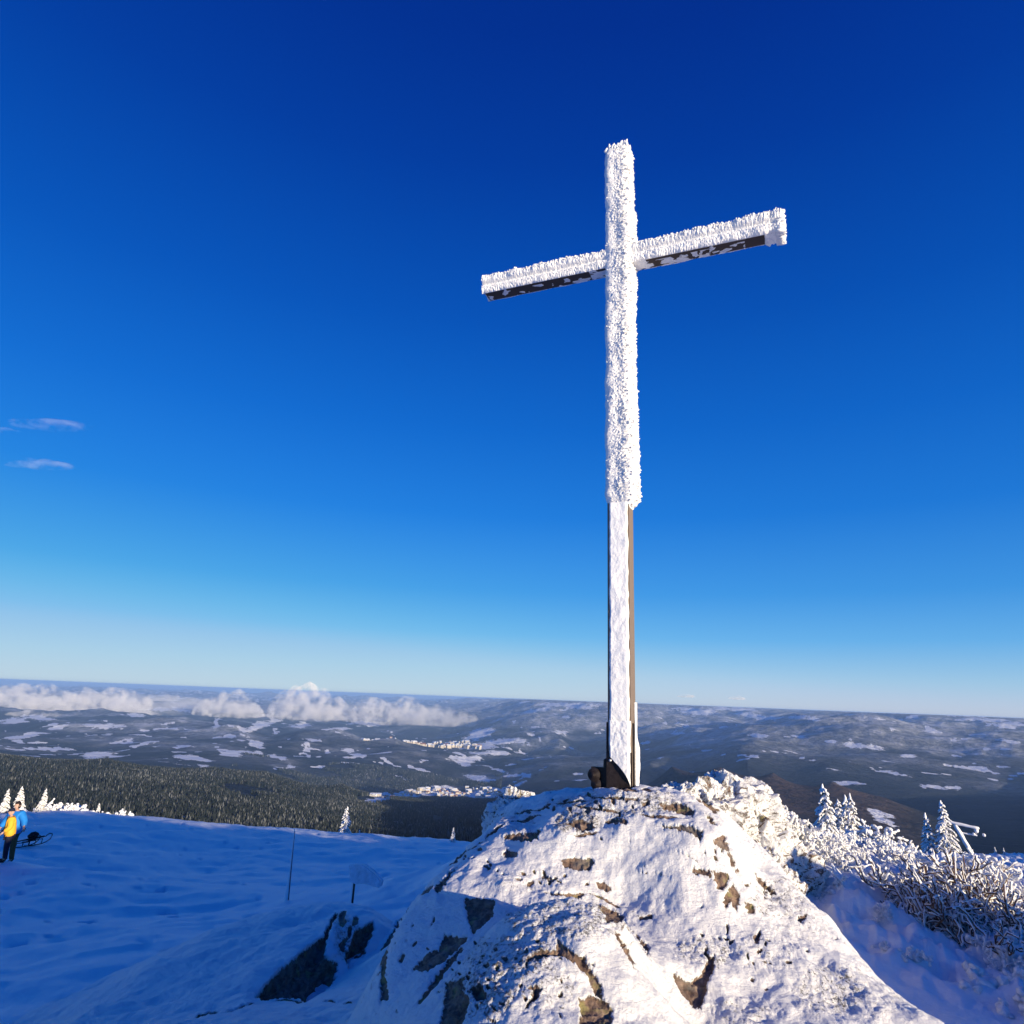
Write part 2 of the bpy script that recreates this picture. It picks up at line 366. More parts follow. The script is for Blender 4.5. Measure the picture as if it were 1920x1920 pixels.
# --- far masks
Vf = V[NS - 1:]; Xf, Yf, Zf, Rf = X[NS - 1:], Y[NS - 1:], Z[NS - 1:], RS[NS - 1:]
px, py, dd = topx(Vf)
wob = 7 * fbm(px / 26, py / 9, 0, 4, 70); wob2 = 2.2 * fbm(px / 14, py / 5, 3, 3, 75)
field = np.zeros_like(px)
FIELDS = [ # bright snow fields, pistes and clearings (traced clearings on the real slopes)
 (40,1382,30,3,-.1),(20,1352,22,5,-.1),(70,1345,30,4,.1),(110,1362,18,3,-.3),(200,1361,34,4,0),(255,1341,16,3,.1),(300,1330,30,3,0),(340,1331,18,3,.1),(403,1355,6,9,.2),(455,1366,10,3,.6),(483,1362,26,6,-.35),(512,1352,14,3,-.2),(516,1372,3,6,.3),
 (563,1360,16,4,0),(690,1357,22,4,.1),(640,1366,22,2,0),(575,1395,9,4,-.1),(655,1408,9,4,0),(672,1416,14,3,.1),(185,1415,26,6,-.1),(105,1404,5,4,0),(238,1388,12,3,-.1),(350,1420,22,4,.1),(375,1422,20,4,.2),(480,1396,16,6,.4),(470,1410,26,3,.1),(520,1420,14,3,.3),
 (430,1380,8,3,0),(545,1438,9,3,.1),(610,1410,5,3,0),(900,1376,26,8,-.3),(930,1392,40,5,-.1),(905,1400,34,4,-.05),(925,1412,42,4,0),(880,1424,24,6,-.15),(850,1421,14,3,0),(870,1434,12,3,.2),(906,1461,30,5,.2),(888,1456,14,3,.3),(940,1445,22,2,.3),
 (700,1503,28,6,-.1),(760,1494,40,5,-.15),(820,1475,26,3,.15),(840,1490,45,8,.05),(900,1492,30,9,0),(880,1504,20,2,.1),(930,1480,24,3,.2),(1060,1321,60,3,0),(1090,1326,30,3,.05),(1010,1331,30,3,-.2),(1050,1373,12,3,.1),(985,1392,14,3,.2),(1010,1384,10,2,.5),(1060,1345,8,2,0),
 (1310,1335,30,5,0),(1280,1329,25,3,0),(1430,1345,30,3,.05),(1380,1330,40,3,.05),(1400,1340,22,4,.1),(1500,1345,24,3,0),(1530,1350,15,2,0),(1425,1380,14,4,.1),(1495,1381,12,3,.1),(1540,1384,9,2,0),(1600,1397,22,5,0),(1640,1402,18,4,.1),(1700,1417,14,3,0),(1850,1350,42,3,.05),(1900,1357,22,3,.1),(1860,1342,60,2,0),(1750,1372,14,3,.1),
 (1890,1390,18,3,.2),(1885,1405,8,3,0),(1850,1404,6,3,.1),(1590,1468,22,3,.05),(1610,1470,12,2,0),(1790,1477,14,3,.05),(1745,1475,24,2,.1),(1685,1452,22,2,.2),(1660,1446,10,2,0),(1655,1535,24,9,.6),(1670,1545,18,6,.5),(1560,1390,8,3,0),(1880,1438,10,2,0),
 (665,1540,8,3,.3),(740,1543,10,3,.7),(722,1534,9,3,0),(880,1545,8,3,.4),(905,1547,8,3,.2),(620,1525,10,2,.2),(600,1545,4,6,.2),(270,1520,12,4,.1),(285,1522,10,3,-.3),(210,1488,16,3,-.1),(195,1484,8,3,0),(345,1533,8,4,0),(1250,1355,6,2,0),(1270,1375,14,2,0)]
for cx, cy, rx, ry, an in FIELDS:
    m = (np.abs(px - cx) < rx * 1.8 + 10) & (np.abs(py - cy) < rx * 1.1 + 14) & (dd > 0)
    if not m.any(): continue
    dx, dy = px[m] + wob[m] * 1.2 - cx, py[m] + wob2[m] - cy
    u, v = dx * math.cos(an) + dy * math.sin(an), -dx * math.sin(an) + dy * math.cos(an)
    field[m] = np.maximum(field[m], 1.2 - .6 * np.sqrt((u / rx) ** 2 + (v / ry) ** 2))
rnd = fbm(Xf / 300, Yf / 300, 0, 4, 80, .6); rgn = fbm(Xf / 3800, Yf / 3800, 0, 2, 85)
open_ = sstep(3400, 5500, Rf)
fsc = sstep(.52, .8, rnd + .35 * rgn) * open_
fsc = np.maximum(fsc, sstep(-.1, .6, rnd + .4 * rgn) * .8 * sstep(14000, 24000, Rf))
field = np.clip(np.maximum(field, fsc), 0, 1)
frost = sstep(-520, -260, Zf + 200 * fbm(Xf / 900, Yf / 900, 0, 4, 90)) * sstep(4000, 8000, Rf)
frost = np.clip(frost + .35 * sstep(-.2, .5, fbm(Xf / 1100, Yf / 700, 0, 4, 95)) * open_, 0, 1)
brown = sstep(1150, 1200, px) * sstep(1800, 1600, px) * sstep(3500, 3000, Rf) * (dd > 0)

m = N('wooded_hills')
fa, fr, br = m.attr('field'), m.attr('frost'), m.attr('brown')
n1 = m.noise(.02, 6, .7); n2 = m.noise(.0045, 6, .7)
wood = m.ramp(n1, [(.3, (.007, .011, .016)), (.6, (.020, .026, .032)), (.8, (.06, .066, .075))])
frz = m.mix(.5, m.ramp(n2, [(.35, (.05, .06, .075)), (.5, (.22, .23, .24)), (.62, (.75, .75, .76))]), m.ramp(n1, [(.35, (.05, .06, .075)), (.65, (.6, .6, .6))]))
c = m.mix(fr, wood, frz)
c = m.mix(br, c, m.ramp(n1, [(.3, (.045, .03, .024)), (.7, (.12, .085, .07))]))
n3 = m.noise(.007, 6, .75)
k = m.math('ADD', fa, m.math('ADD', m.math('MULTIPLY', m.math('SUBTRACT', n1, .5), .9), m.math('MULTIPLY', m.math('SUBTRACT', n3, .5), 2.0)))
c = m.mix(m.ramp(k, [(.50, (0, 0, 0)), (.60, (1, 1, 1))]), c, (.86, .86, .86))
M_hills = m.fin(c, .9, m.bump(n2, 60, .7, m.bump(n1, 14, .8)), .1)
nf, mf = Xf.shape
me = mesh('hills', Vf, gridfaces(nf, mf)[:, ::-1], True, {'field': field, 'frost': frost, 'brown': brown})
link('hills', me, M_hills, kind='structure')
Vn = V[:NS]
me = mesh('snow_ground', Vn, gridfaces(NS, len(azs))[:, ::-1])
link('snow_ground', me, M_snow, kind='structure')

def gz(x, y): return float(ground(np.array([float(x)]), np.array([float(y)]))[0])
def at(px, py, r):
    d = ray(px, py); x, y = d[0] * r, d[1] * r
    return Vector((x, y, gz(x, y)))

# ------------------------------------------------------------------ rocks traced from outlines with own distance
def rock_patch(name, ctrl, pxr, rr, n, mseg, spots, label, rime=(), seed=100, world_pts=(), polys=(), hollow=.0, zoff=0.0, amp=1.0, pz=1700, zs=1.0):
    C = np.array([P(*c) for c in ctrl] + [np.array(w, float) for w in world_pts])
    F = RBF(C[:, :2], C[:, 2], sm=.01)
    a0, a1 = [math.atan2(*ray(q, pz)[:2]) for q in pxr]
    A, R_ = np.meshgrid(np.linspace(a0, a1, mseg), rr[0] * (rr[1] / rr[0]) ** np.linspace(0, 1, n))
    x, y = np.sin(A) * R_, np.cos(A) * R_
    z = F(np.stack([x, y], -1))
    # blocky relief and horizontal cracks
    z = z + amp * (.032 * fbm(x / .8, y / .8, 0, 3, seed) + .022 * (ridge(x / .42, y / .42, 0, 3, seed + 7) - .9))
    z = z + zoff
    V0 = np.stack([x, y, z], -1); nn = gnormals(V0)
    if nn[..., 2].mean() < 0: nn = -nn
    steep = 1 - nn[..., 2]
    qx, qy, _ = topx(V0)
    w1 = 9 * fbm(qx / 45, qy / 30, 0, 4, seed + 11); w2 = 7 * fbm(qx / 38, qy / 24, 5, 4, seed + 15)
    rock = np.full(x.shape, -1.0)
    for cx, cy, rx, ry, an in spots:
        dx, dy = qx + w1 * .7 - cx, qy + w2 * .7 - cy
        u, v = dx * math.cos(an) + dy * math.sin(an), -dx * math.sin(an) + dy * math.cos(an)
        rock = np.maximum(rock, 1.25 - np.sqrt((u / rx) ** 2 + (v / ry) ** 2))
    deep = np.zeros(x.shape)
    f1, f2 = 3.6 * fbm(qx / 10, qy / 8, 1, 4, seed + 17, .65), 3.0 * fbm(qx / 9, qy / 7, 4, 4, seed + 19, .65)
    for pg in polys:
        pg = np.array(pg, float); m_ = (qx > pg[:, 0].min() - 12) & (qx < pg[:, 0].max() + 12) & (qy > pg[:, 1].min() - 12) & (qy < pg[:, 1].max() + 12)
        if not m_.any(): continue
        X_, Y_ = qx[m_] + f1[m_], qy[m_] + f2[m_]; ins = np.zeros(X_.shape, bool); dmin = np.full(X_.shape, 1e9)
        for k_ in range(len(pg)):
            (xa, ya), (xb, yb) = pg[k_], pg[(k_ + 1) % len(pg)]
            ins ^= ((ya > Y_) != (yb > Y_)) & (X_ < (xb - xa) * (Y_ - ya) / (yb - ya + 1e-9) + xa)
            t_ = np.clip(((X_ - xa) * (xb - xa) + (Y_ - ya) * (yb - ya)) / ((xb - xa) ** 2 + (yb - ya) ** 2 + 1e-9), 0, 1)
            dmin = np.minimum(dmin, np.hypot(X_ - xa - t_ * (xb - xa), Y_ - ya - t_ * (yb - ya)))
        rock[m_] = np.maximum(rock[m_], .3 + np.where(ins, dmin, -dmin) / 6)
        deep[m_] = np.maximum(deep[m_], np.where(ins, dmin, 0))
    rime_ = np.zeros(x.shape)
    for cx, cy, rx, ry, k in rime:
        rime_ = np.maximum(rime_, k * sstep(1.15, .6, np.sqrt(((qx + w1 - cx) / rx) ** 2 + ((qy + w2 - cy) / ry) ** 2)))
    strat = ridge(x / .55 + .3 * z, y / .55, z / .07, 3, seed + 20)
    free = .9 * sstep(1.45, 1.6, strat) * sstep(.12, .4, steep) * .6
    fine = fbm(x / .05, y / .05, z / .05, 3, seed + 40, .6)
    rockm = np.clip(np.maximum(sstep(.0, .8, rock), free), 0, 1)
    snow = 1 - rockm - rime_ * .42 - .05 * sstep(.2, .6, fine)
    thick = .016 + .014 * fbm(x / .35, y / .35, z / .35, 3, seed + 50)
    feath = ridge(x / .035, y / .05, z / .03, 2, seed + 60)
    disp = thick * (1 - rockm) + rockm * (.010 * strat + .010 * fine - .012) + (1 - rockm) * (.0028 * fine * (1 + 2 * rime_) + .003 * fbm(x / .12, y / .12, z / .12, 2, seed + 55)) + rime_ * (1 - rockm) * .0035 * feath
    disp = disp - hollow * np.minimum(deep / 14, 1) ** .7 + hollow * .25 * (deep > 1) * fbm(x / .16, y / .16, z / .16, 3, seed + 71)
    Vd = V0 + nn * disp[..., None]
    me = mesh(name, Vd, gridfaces(n, mseg)[:, ::-1], True, {'snow': snow})
    o = link(name, me, M_rock, label=label, category='rock'); return o, F

MAIN = [(1165,1478,6.0),(1165,1475,6.5),(1165,1474,6.9),(1100,1478,6.8),(1060,1481,6.7),(1230,1476,6.7),(1275,1482,6.5),(1320,1492,6.3),(1347,1506,6.2),(1010,1492,6.8),(965,1500,7.1),(935,1505,7.5),
 (1165,1512,5.85),(1050,1520,5.9),(1290,1518,5.75),(1000,1530,6.1),(1165,1545,5.6),(1300,1552,5.5),(1050,1555,5.6),(960,1545,6.0),(1362,1540,5.8),(1375,1590,5.5),
 (925,1540,6.3),(880,1582,6.15),(840,1620,6.0),(800,1662,5.75),(765,1700,5.5),(735,1745,5.3),(718,1800,5.05),(716,1860,4.8),(722,1900,4.6),
 (950,1600,5.6),(1050,1600,5.45),(1165,1610,5.42),(1290,1610,5.32),(1360,1625,5.35),(1390,1650,5.35),(1165,1680,5.2),(1300,1690,5.08),(1400,1690,5.25),
 (880,1650,5.35),(950,1670,5.15),(820,1720,5.1),(880,1720,4.95),(780,1790,4.85),(850,1780,4.75),(780,1850,4.5),(850,1830,4.45),(900,1770,4.55),
 (1050,1705,4.9),(980,1712,4.9),(1165,1735,4.85),(1000,1686,4.3),(1060,1684,4.25),(940,1712,4.3),(1120,1698,4.2),(1170,1720,4.15),(900,1770,4.1),(860,1830,3.95),(830,1890,3.75),(800,1925,3.7),
 (1020,1740,3.95),(1100,1750,3.9),(1180,1780,3.9),(1000,1820,3.65),(1100,1830,3.65),(1210,1830,3.85),(1000,1910,3.35),(1100,1910,3.35),(1190,1900,3.6),
 (1250,1760,4.8),(1330,1760,4.8),(1300,1830,4.5),(1300,1915,4.15),(1240,1880,4.1),
 (1420,1625,5.9),(1461,1618,6.3),(1494,1662,6.05),(1530,1695,5.85),(1553,1713,5.75),(1574,1758,5.5),(1623,1822,5.25),(1671,1855,5.05),(1752,1904,4.85),(1795,1935,4.7),(1430,1680,5.6),(1460,1730,5.3),(1500,1760,5.2),(1540,1810,5.0),(1600,1860,4.8),(1450,1790,4.85),(1480,1840,4.7),(1400,1850,4.5),(1560,1890,4.55),(1660,1915,4.6),(1500,1925,4.25),
 (1880,2090,4.7),(1910,2010,6),(1910,1900,8.8),(1800,1860,8.8),(1650,1800,8.8),(1550,1760,8.8),(1900,2300,3.5),(1860,1995,5.4),(1580,1820,6.8),(1660,1900,6.3),(1750,1960,5.8),(1480,1740,7.8),(1400,1700,8.2),(1330,1600,8.4),(1165,1600,8.8),(1000,1610,8.6),(900,1640,8.2),(830,1730,7.4),(760,1800,6.7),(690,1880,5.9),(660,1950,5.3),(650,2050,4.5),
 (760,2150,2.9),(1000,2150,2.55),(1300,2150,2.7),(1600,2150,3.3),(1000,2500,1.7),(1300,2500,1.8)]
MPOLY = [[(871,1687),(929,1687),(926,1718),(903,1744),(887,1754),(877,1723)],[(832,1754),(882,1762),(861,1780),(835,1804),(796,1825),(772,1819),(801,1788),(824,1783)],
 [(714,1780),(736,1749),(749,1726),(783,1676),(787,1681),(760,1718),(739,1760),(730,1780),(726,1832),(731,1877),(715,1882)],[(814,1668),(838,1645),(858,1627),(840,1655),(822,1679)],[(783,1882),(812,1840),(866,1780),(870,1784),(830,1840),(790,1884)],  # last outline paints the shadow in a crack as bare dark rock
 [(840,1848),(877,1835),(866,1858),(887,1885),(866,1930),(825,1930),(838,1872)],[(1050,1614),(1076,1610),(1113,1612),(1114,1622),(1105,1635),(1081,1635),(1060,1627)],[(1116,1656),(1133,1656),(1149,1669),(1141,1674),(1120,1669)],
 [(949,1568),(1016,1560),(1011,1575),(990,1581),(946,1575)],[(943,1609),(951,1594),(972,1601),(959,1611)],[(1235,1513),(1277,1512),(1303,1523),(1300,1534),(1277,1528),(1245,1521)],[(1133,1540),(1152,1536),(1178,1540),(1172,1546),(1141,1546)],
 [(1227,1549),(1303,1552),(1318,1562),(1313,1582),(1305,1567),(1266,1558)],[(1300,1500),(1326,1502),(1350,1523),(1339,1528),(1313,1508)],[(1323,1528),(1334,1536),(1341,1549),(1329,1546)],
 [(1021,1678),(1100,1678),(1089,1687),(1042,1685)],[(1120,1700),(1167,1719),(1170,1729),(1133,1734),(1136,1719)],[(1172,1737),(1217,1781),(1212,1797),(1191,1760)],[(1149,1750),(1172,1776),(1191,1823),(1172,1797),(1152,1765)],
 [(1047,1765),(1068,1786),(1094,1799),(1100,1812),(1126,1849),(1131,1877),(1115,1870),(1102,1838),(1081,1815),(1058,1799),(995,1805),(1001,1794),(1042,1789)],[(1087,1880),(1105,1870),(1131,1877),(1146,1893),(1144,1930),(1087,1930)],
 [(1256,1825),(1287,1846),(1313,1831),(1337,1792),(1339,1818),(1324,1857),(1313,1898),(1298,1893),(1269,1857)],[(985,1901),(1006,1857),(1016,1864),(998,1888)],[(886,1862),(907,1857),(915,1883),(899,1883)],
 [(1298,1627),(1332,1634),(1334,1647),(1298,1637)],[(1339,1634),(1368,1637),(1365,1653),(1358,1672),(1345,1669),(1339,1650)],[(1355,1685),(1374,1656),(1387,1679),(1381,1711),(1368,1692),(1358,1708)],[(1394,1695),(1410,1698),(1415,1714),(1403,1714)],
 [(1407,1634),(1423,1650),(1455,1682),(1445,1681),(1419,1660)],[(1332,1579),(1355,1569),(1369,1592),(1365,1598),(1352,1592)],[(1300,1556),(1316,1563),(1313,1579),(1300,1569)],[(1369,1601),(1377,1614),(1376,1630),(1368,1621)],[(1497,1721),(1513,1718),(1503,1734),(1495,1731)],
 [(1066,1550),(1085,1540),(1110,1548),(1118,1556),(1092,1562)],[(1195,1719),(1225,1716),(1222,1726),(1200,1728)]]
SPOTS = [(1160,1500,60,1.6,.06),(1120,1520,45,1.6,.12),(1240,1535,40,1.5,.05),(1075,1508,26,2,-.1),(1000,1520,34,2,-.25),(985,1540,30,2,-.2),(1210,1484,14,3,.2),(1178,1483,20,3,0),(1100,1568,26,2,-.1),(1125,1580,4,2,0),(1175,1580,5,2,0),(1360,1765,5,5,0),(1362,1745,3,10,.3),(1420,1762,4,13,.1),(1330,1810,4,26,-.1),
 (1131,1690,34,2.5,.35),(890,1590,30,2,-.6),(860,1610,30,2,-.7),(925,1565,24,2,-.5),(800,1672,14,3,-.8),(756,1800,10,4,-1),(778,1770,8,3,-1.1),(812,1730,12,2,-1.2)]
RIME = [(1160,1510,170,32,.85),(1085,1545,60,26,1.0),(960,1540,60,34,.7),(1060,1730,150,50,.8),(960,1800,110,60,.85),(900,1870,90,60,.9),(1020,1860,90,60,.7),(1000,1660,90,24,.6),(1320,1790,70,40,.75),(1440,1790,80,50,.6),(1460,1690,80,50,.75),(1500,1740,70,40,.6),(1640,1880,90,40,.6),(1560,1860,90,60,.75),(1390,1900,90,30,.7),(1170,1900,40,60,.3),(1040,1640,60,18,.5)]
rng2 = np.random.default_rng(5)
for cx, cy, rx, ry, num in ((930,1850,110,60,46),(1030,1650,60,16,20),(900,1620,60,30,14),(1350,1620,40,80,12),(1100,1500,110,22,22),(1420,1800,120,80,16),(830,1800,80,60,14)):
    for _ in range(num):
        SPOTS.append((cx + rx * rng2.normal() * .6, cy + ry * rng2.normal() * .6, rng2.uniform(2, 6), rng2.uniform(1.5, 4), rng2.uniform(-1, 1)))
rock, FMAIN = rock_patch('rock_outcrop', MAIN, (560, 1900), (1.3, 8.8), 900, 940, SPOTS, 'large snow plastered summit boulder with bare brown patches that carries the cross', RIME, 100, pz=1800, polys=MPOLY, zoff=-.035)

LEDGE = [(120,1930,7.0),(180,1890,7.3),(300,1800,8.3),(400,1745,9.0),(470,1722,9.4),(560,1700,9.7),(640,1690,9.6),(690,1702,9.2),(720,1735,8.6),
 (250,1900,7.1),(330,1850,7.5),(400,1830,7.5),(400,1900,6.6),(470,1862,6.7),(480,1780,8.0),(540,1790,7.6),(500,1849,6.85),(560,1796,7.35),(622,1742,8.1),(650,1732,8.3),(560,1740,8.8),
 (490,1884,6.78),(530,1872,6.9),(585,1868,7.1),(600,1855,7.25),(640,1835,7.5),(560,1830,7.15),(620,1790,7.65),(655,1775,7.95),(700,1740,8.35),(698,1790,7.95),(670,1815,7.7),
 (330,1925,6.1),(400,1905,6.2),(500,1888,6.3),(590,1878,6.5),(640,1850,6.9),(700,1800,7.3),(740,1770,7.5),(600,1925,5.5),(500,1925,5.6),(680,1900,5.6),(700,1850,6.2),
 (100,2000,6.5),(60,1960,7.6),(200,1850,9),(330,1790,10),(450,1740,10.8),(560,1740,11),(650,1740,10.8),(760,1760,9.5),(800,1800,8),(760,1920,5.4),(500,2050,4.3),(300,2050,5)]
LPOLY = [[(476,1872),(525,1819),(569,1783),(606,1754),(627,1713),(633,1718),(616,1752),(608,1796),(632,1806),(629,1838),(606,1864),(575,1883),(546,1874),(489,1877)],
 [(698,1726),(703,1741),(686,1778),(678,1806),(656,1819),(646,1800),(655,1772),(664,1752),(681,1740)]]
LSP = [(646,1725,5,16,.5),(655,1752,4,14,.4),(668,1730,5,9,.5),(643,1775,5,12,.3),(690,1868,14,4,-.6),(618,1882,10,4,0),(650,1886,9,4,-.2),(390,1908,24,2.5,-.35),(452,1893,30,2.5,-.3),(540,1880,30,4,.1),(770,1700,8,3,0)]
rock_patch('rock_ledge', LEDGE, (40, 790), (4.2, 11.2), 420, 480, LSP, 'shaded snow covered rock ledge with a black undercut hollow at lower left', [(648, 1760, 34, 60, .9)], 300, pz=1850, amp=.6, polys=LPOLY, hollow=.14)

# frosted boulders behind and right of the main boulder
def boulder(loc, size, seed, label, spots=.18, group=None):
    n, mm = 150, 240
    th = np.linspace(0.02, math.pi * .8, n)[:, None]; ph = np.linspace(0, 2 * math.pi, mm, endpoint=False)[None]
    d = np.stack([np.sin(th) * np.cos(ph), np.sin(th) * np.sin(ph), np.cos(th) + 0 * ph], -1)
    x, y, z = d[..., 0], d[..., 1], d[..., 2]
    r = 1 + .28 * ridge(x * 1.1 + seed, y * 1.1, z * 1.3, 3, seed) + .12 * fbm(x * 3, y * 3 + seed, z * 3, 4, seed + 3)
    r = r + .02 * ridge(x * 8 + seed, y * 8, z * 8, 2, seed + 9) + .016 * ridge(x * 20 + seed, y * 20, z * 20, 2, seed + 12)
    st = ridge(x * 1.5, y * 1.5, z * 6 + seed, 3, seed + 5)
    rockm = sstep(1.25, 1.5, st) * spots * 4 + sstep(.35, .55, fbm(x * 3 + 9, y * 3, z * 3, 3, seed + 6)) * spots * 3
    Vb = d * (r * .72)[..., None] * np.array(size)
    me = mesh('boulder', Vb, gridfaces(n, mm, True), True, {'snow': .66 - np.clip(rockm, 0, 1)})
    o = link('boulder', me, M_rock, label=label, category='rock'); o.location = loc
    if group: o['group'] = group
    return o
def bld(px, py, r, size, seed, label, dz=-.05, sp=.12):
    p = P(px, py, r); g = gz(p[0], p[1]); return boulder((p[0], p[1], max(g, p[2] - size[2]) + dz if False else p[2] - size[2] * .72), size, seed, label, sp)
bld(1375, 1474, 9.0, (.58, .5, .6), 401, 'frost furred boulder just right of the cross, highest of the rocks behind', sp=.05)
bld(1330, 1488, 8.6, (.5, .45, .5), 402, 'low frosted boulder peeping out directly behind the right top of the summit boulder', sp=.05)
bld(1275, 1479, 8.0, (.26, .25, .3), 403, 'small pale frosted stone just right of the cross foot', sp=.03)
bld(1415, 1528, 9.0, (.42, .45, .6), 404, 'frosted boulder with one brown bare spot below the highest furred boulder', sp=.10)
bld(1418, 1612, 7.6, (.36, .4, .5), 405, 'rime covered rock leaning against the right flank of the summit boulder', sp=.08)
bld(1462, 1640, 7.9, (.26, .3, .28), 407, 'small frosted stone poking from the snow right of the boulder flank', sp=.08)
bld(1490, 1600, 9.4, (.36, .34, .34), 408, 'low icy rock hump between the boulder and the shrubs', sp=.08)
bld(1450, 1560, 9.3, (.36, .34, .42), 409, 'rough rimed rock behind the right flank of the summit boulder', sp=.08)
bld(965, 1497, 8.2, (.35, .35, .4), 406, 'small shaded blue rock on the left shoulder of the summit boulder', sp=.05)

# ------------------------------------------------------------------ the cross
PHI = .399
CB = np.array([1.081, 6.4]); ex = np.array([math.cos(PHI), -math.sin(PHI), 0]); ey = np.array([math.sin(PHI), math.cos(PHI), 0]); ez = np.array([0, 0, 1.0])
ZB, ZT, ZBAR, LB = -.84, 6.215, 4.725, 1.60
cross = empty('summit_cross', (CB[0], CB[1], ZB), -PHI, label='tall wooden summit cross crusted with white rime on the snowy boulder', category='cross')
def cl(V): return V  # cross-local coordinates: x along the arms, y backwards, z up from the base
def bev(name, c, d, mat, b=.008, parent=cross, **pr):
    import bmesh
    bm = bmesh.new(); bmesh.ops.create_cube(bm, size=1); bmesh.ops.scale(bm, vec=d, verts=bm.verts)
    bmesh.ops.bevel(bm, geom=bm.edges[:], offset=b, segments=2, affect='EDGES'); bmesh.ops.translate(bm, vec=c, verts=bm.verts)
    me = bpy.data.meshes.new(name); bm.to_mesh(me); bm.free()
    return link(name, me, mat, parent, **pr)
W = .212; H0 = -.15
zt = ZT - ZB - .05; zbar = ZBAR - ZB
bev('post', (0, 0, (zt + H0) / 2), (W, W, zt - H0), M_wood)
for s, nm in ((-1, 'arm'), (1, 'arm')):
    bev(nm, (s * (W / 2 + (LB - W / 2) / 2 + .001), 0, zbar), (LB - W / 2, .17, .19), M_darkwood)

def rime_shell(name, L0, L1, hw, hh, thick, axis, nu, nv, seed, origin, parent=cross):
    """crust around a rectangular beam; thick(u_side weights, s) -> thickness"""
    a = np.linspace(0, 2 * math.pi, nu, endpoint=False)
    ca, sa = np.cos(a), np.sin(a)
    p = 5.0; rr = (np.abs(ca) ** p + np.abs(sa) ** p) ** (-1 / p)      # superellipse section
    s = np.linspace(L0, L1, nv)
    S, A = np.meshgrid(s, a, indexing='ij')
    bx, by = rr * ca, rr * sa
    BX, BY = np.broadcast_to(bx, S.shape) * hw, np.broadcast_to(by, S.shape) * hh
    nx, ny = np.broadcast_to(np.sign(ca) * np.abs(ca) ** 3 + .15 * ca, S.shape), np.broadcast_to(np.sign(sa) * np.abs(sa) ** 3 + .15 * sa, S.shape)
    nl = np.hypot(nx, ny); nx, ny = nx / nl, ny / nl
    t, rough, ax = thick(nx, ny, S, BX, BY)
    f = .034
    # feathers: cellular bumps leaning into the wind
    l1 = 1 - 2 * np.abs(pn(BX / f + nx * .6, BY / f, S / (f * .8), seed)); l2 = 1 - 2 * np.abs(pn(BX / .022, BY / .022, S / .02, seed + 1)); l3 = fbm(BX / .12, BY / .12, S / .15, 2, seed + 2)
    d = t * (1 + .38 * l3) + rough * (.013 * l1 + .007 * l2 + .004 * pn(BX / .009, BY / .009, S / .009, seed + 3))
    x, y = BX + nx * d, BY + ny * d
    sh = rough * (.014 * l1 - .01 * l2)
    fold = {'z': lambda: np.stack([x, y, S + sh], -1), 'x': lambda: np.stack([S + sh, x, y], -1)}[axis]()
    n = len(s)
    Vv = fold.reshape(-1, 3) + np.array(origin)
    Fq = gridfaces(n, nu, True)
    c0 = fold[0].mean(0) + np.array(origin); c1 = fold[-1].mean(0) + np.array(origin)
    Vv = np.r_[Vv, [c0, c1]]; b = n * nu; j = np.arange(nu); j2 = (j + 1) % nu
    Fq = np.r_[Fq, np.c_[j2, j, np.full(nu, b), np.full(nu, b)], np.c_[(n - 1) * nu + j, (n - 1) * nu + j2, np.full(nu, b + 1), np.full(nu, b + 1)]]
    mb = MB(); mb.add(Vv, Fq); return mb, fold + np.array(origin), np.stack([nx, ny], -1)
def feathers(mb, pts, nrm, sel, num, l0, l1, wind):
    """little rime feathers growing into the wind"""
    idx = np.argwhere(sel)
    idx = idx[rng.choice(len(idx), num)]
    for i, j in idx:
        p = pts[i, j]; d = nrm(i, j) * rng.uniform(.6, 1) + wind * rng.uniform(.3, .9) + rng.normal(size=3) * .22
        d /= np.linalg.norm(d); L = rng.uniform(l0, l1) * .42; w = L * rng.uniform(.8, 1.3)
        mb.tube([p - d * .012, p + d * L * .2, p + d * L * .62 + rng.normal(size=3) * .002, p + d * L], [w * .5, w * .58, w * .45, w * .16], 6, .3)
zc = 1.885 - ZB       # lower limit of the thick crust above the foot
def tp(nx, ny, S, BX, BY):
    right, left, front = np.clip(nx, 0, 1), np.clip(-nx, 0, 1), np.clip(-ny, 0, 1)
    t = .012 + .055 * right ** 1.2 * .8 + .020 * front + .008 * left + .01 * np.clip(ny, 0, 1)
    grow = 1 + .25 * np.sin(S * 2.3 + 1) * right + .12 * np.exp(-((S - (zc + .12)) / .12) ** 2)
    ends = sstep(zc - .07, zc + .10, S)
    t = t * grow * ends + (1 - ends) * -.02
    up = sstep(zt + .0, zt + .05, S); t = t * (1 - up * .6) - up * .0
    return t, (.22 + .75 * right + front * (.08 + .45 * sstep(-.09, .06, BX))) * ends, 0
mb, pts, nr = rime_shell('rime', zc - .08, zt + .06, W / 2, W / 2, tp, 'z', 120, 900, 500, (0, 0, 0))
nvec = lambda i, j: np.array([nr[i, j, 0], nr[i, j, 1], .1])
sel = (nr[..., 0] > .3) | (nr[..., 1] < -.7); sel[:12] = False
feathers(mb, pts, nvec, sel & (nr[..., 0] > .3), 1500, .018, .045, np.array([.6, -.25, -.15]))
feathers(mb, pts, nvec, sel, 500, .012, .030, np.array([.3, -.3, .05]))
for _ in range(150):   # ragged tip
    p = np.array([rng.uniform(-.11, .14), rng.uniform(-.13, .1), zt + .03]); d = np.array([rng.uniform(-.1, .5), rng.uniform(-.3, .1), 1]); L = rng.uniform(.02, .075)
    mb.tube([p - d * .03, p + d * L * .5, p + d * L], [.022, .017, .005], 5, .25)
link('rime_crust', mb.build('rime_crust'), M_rime, cross)

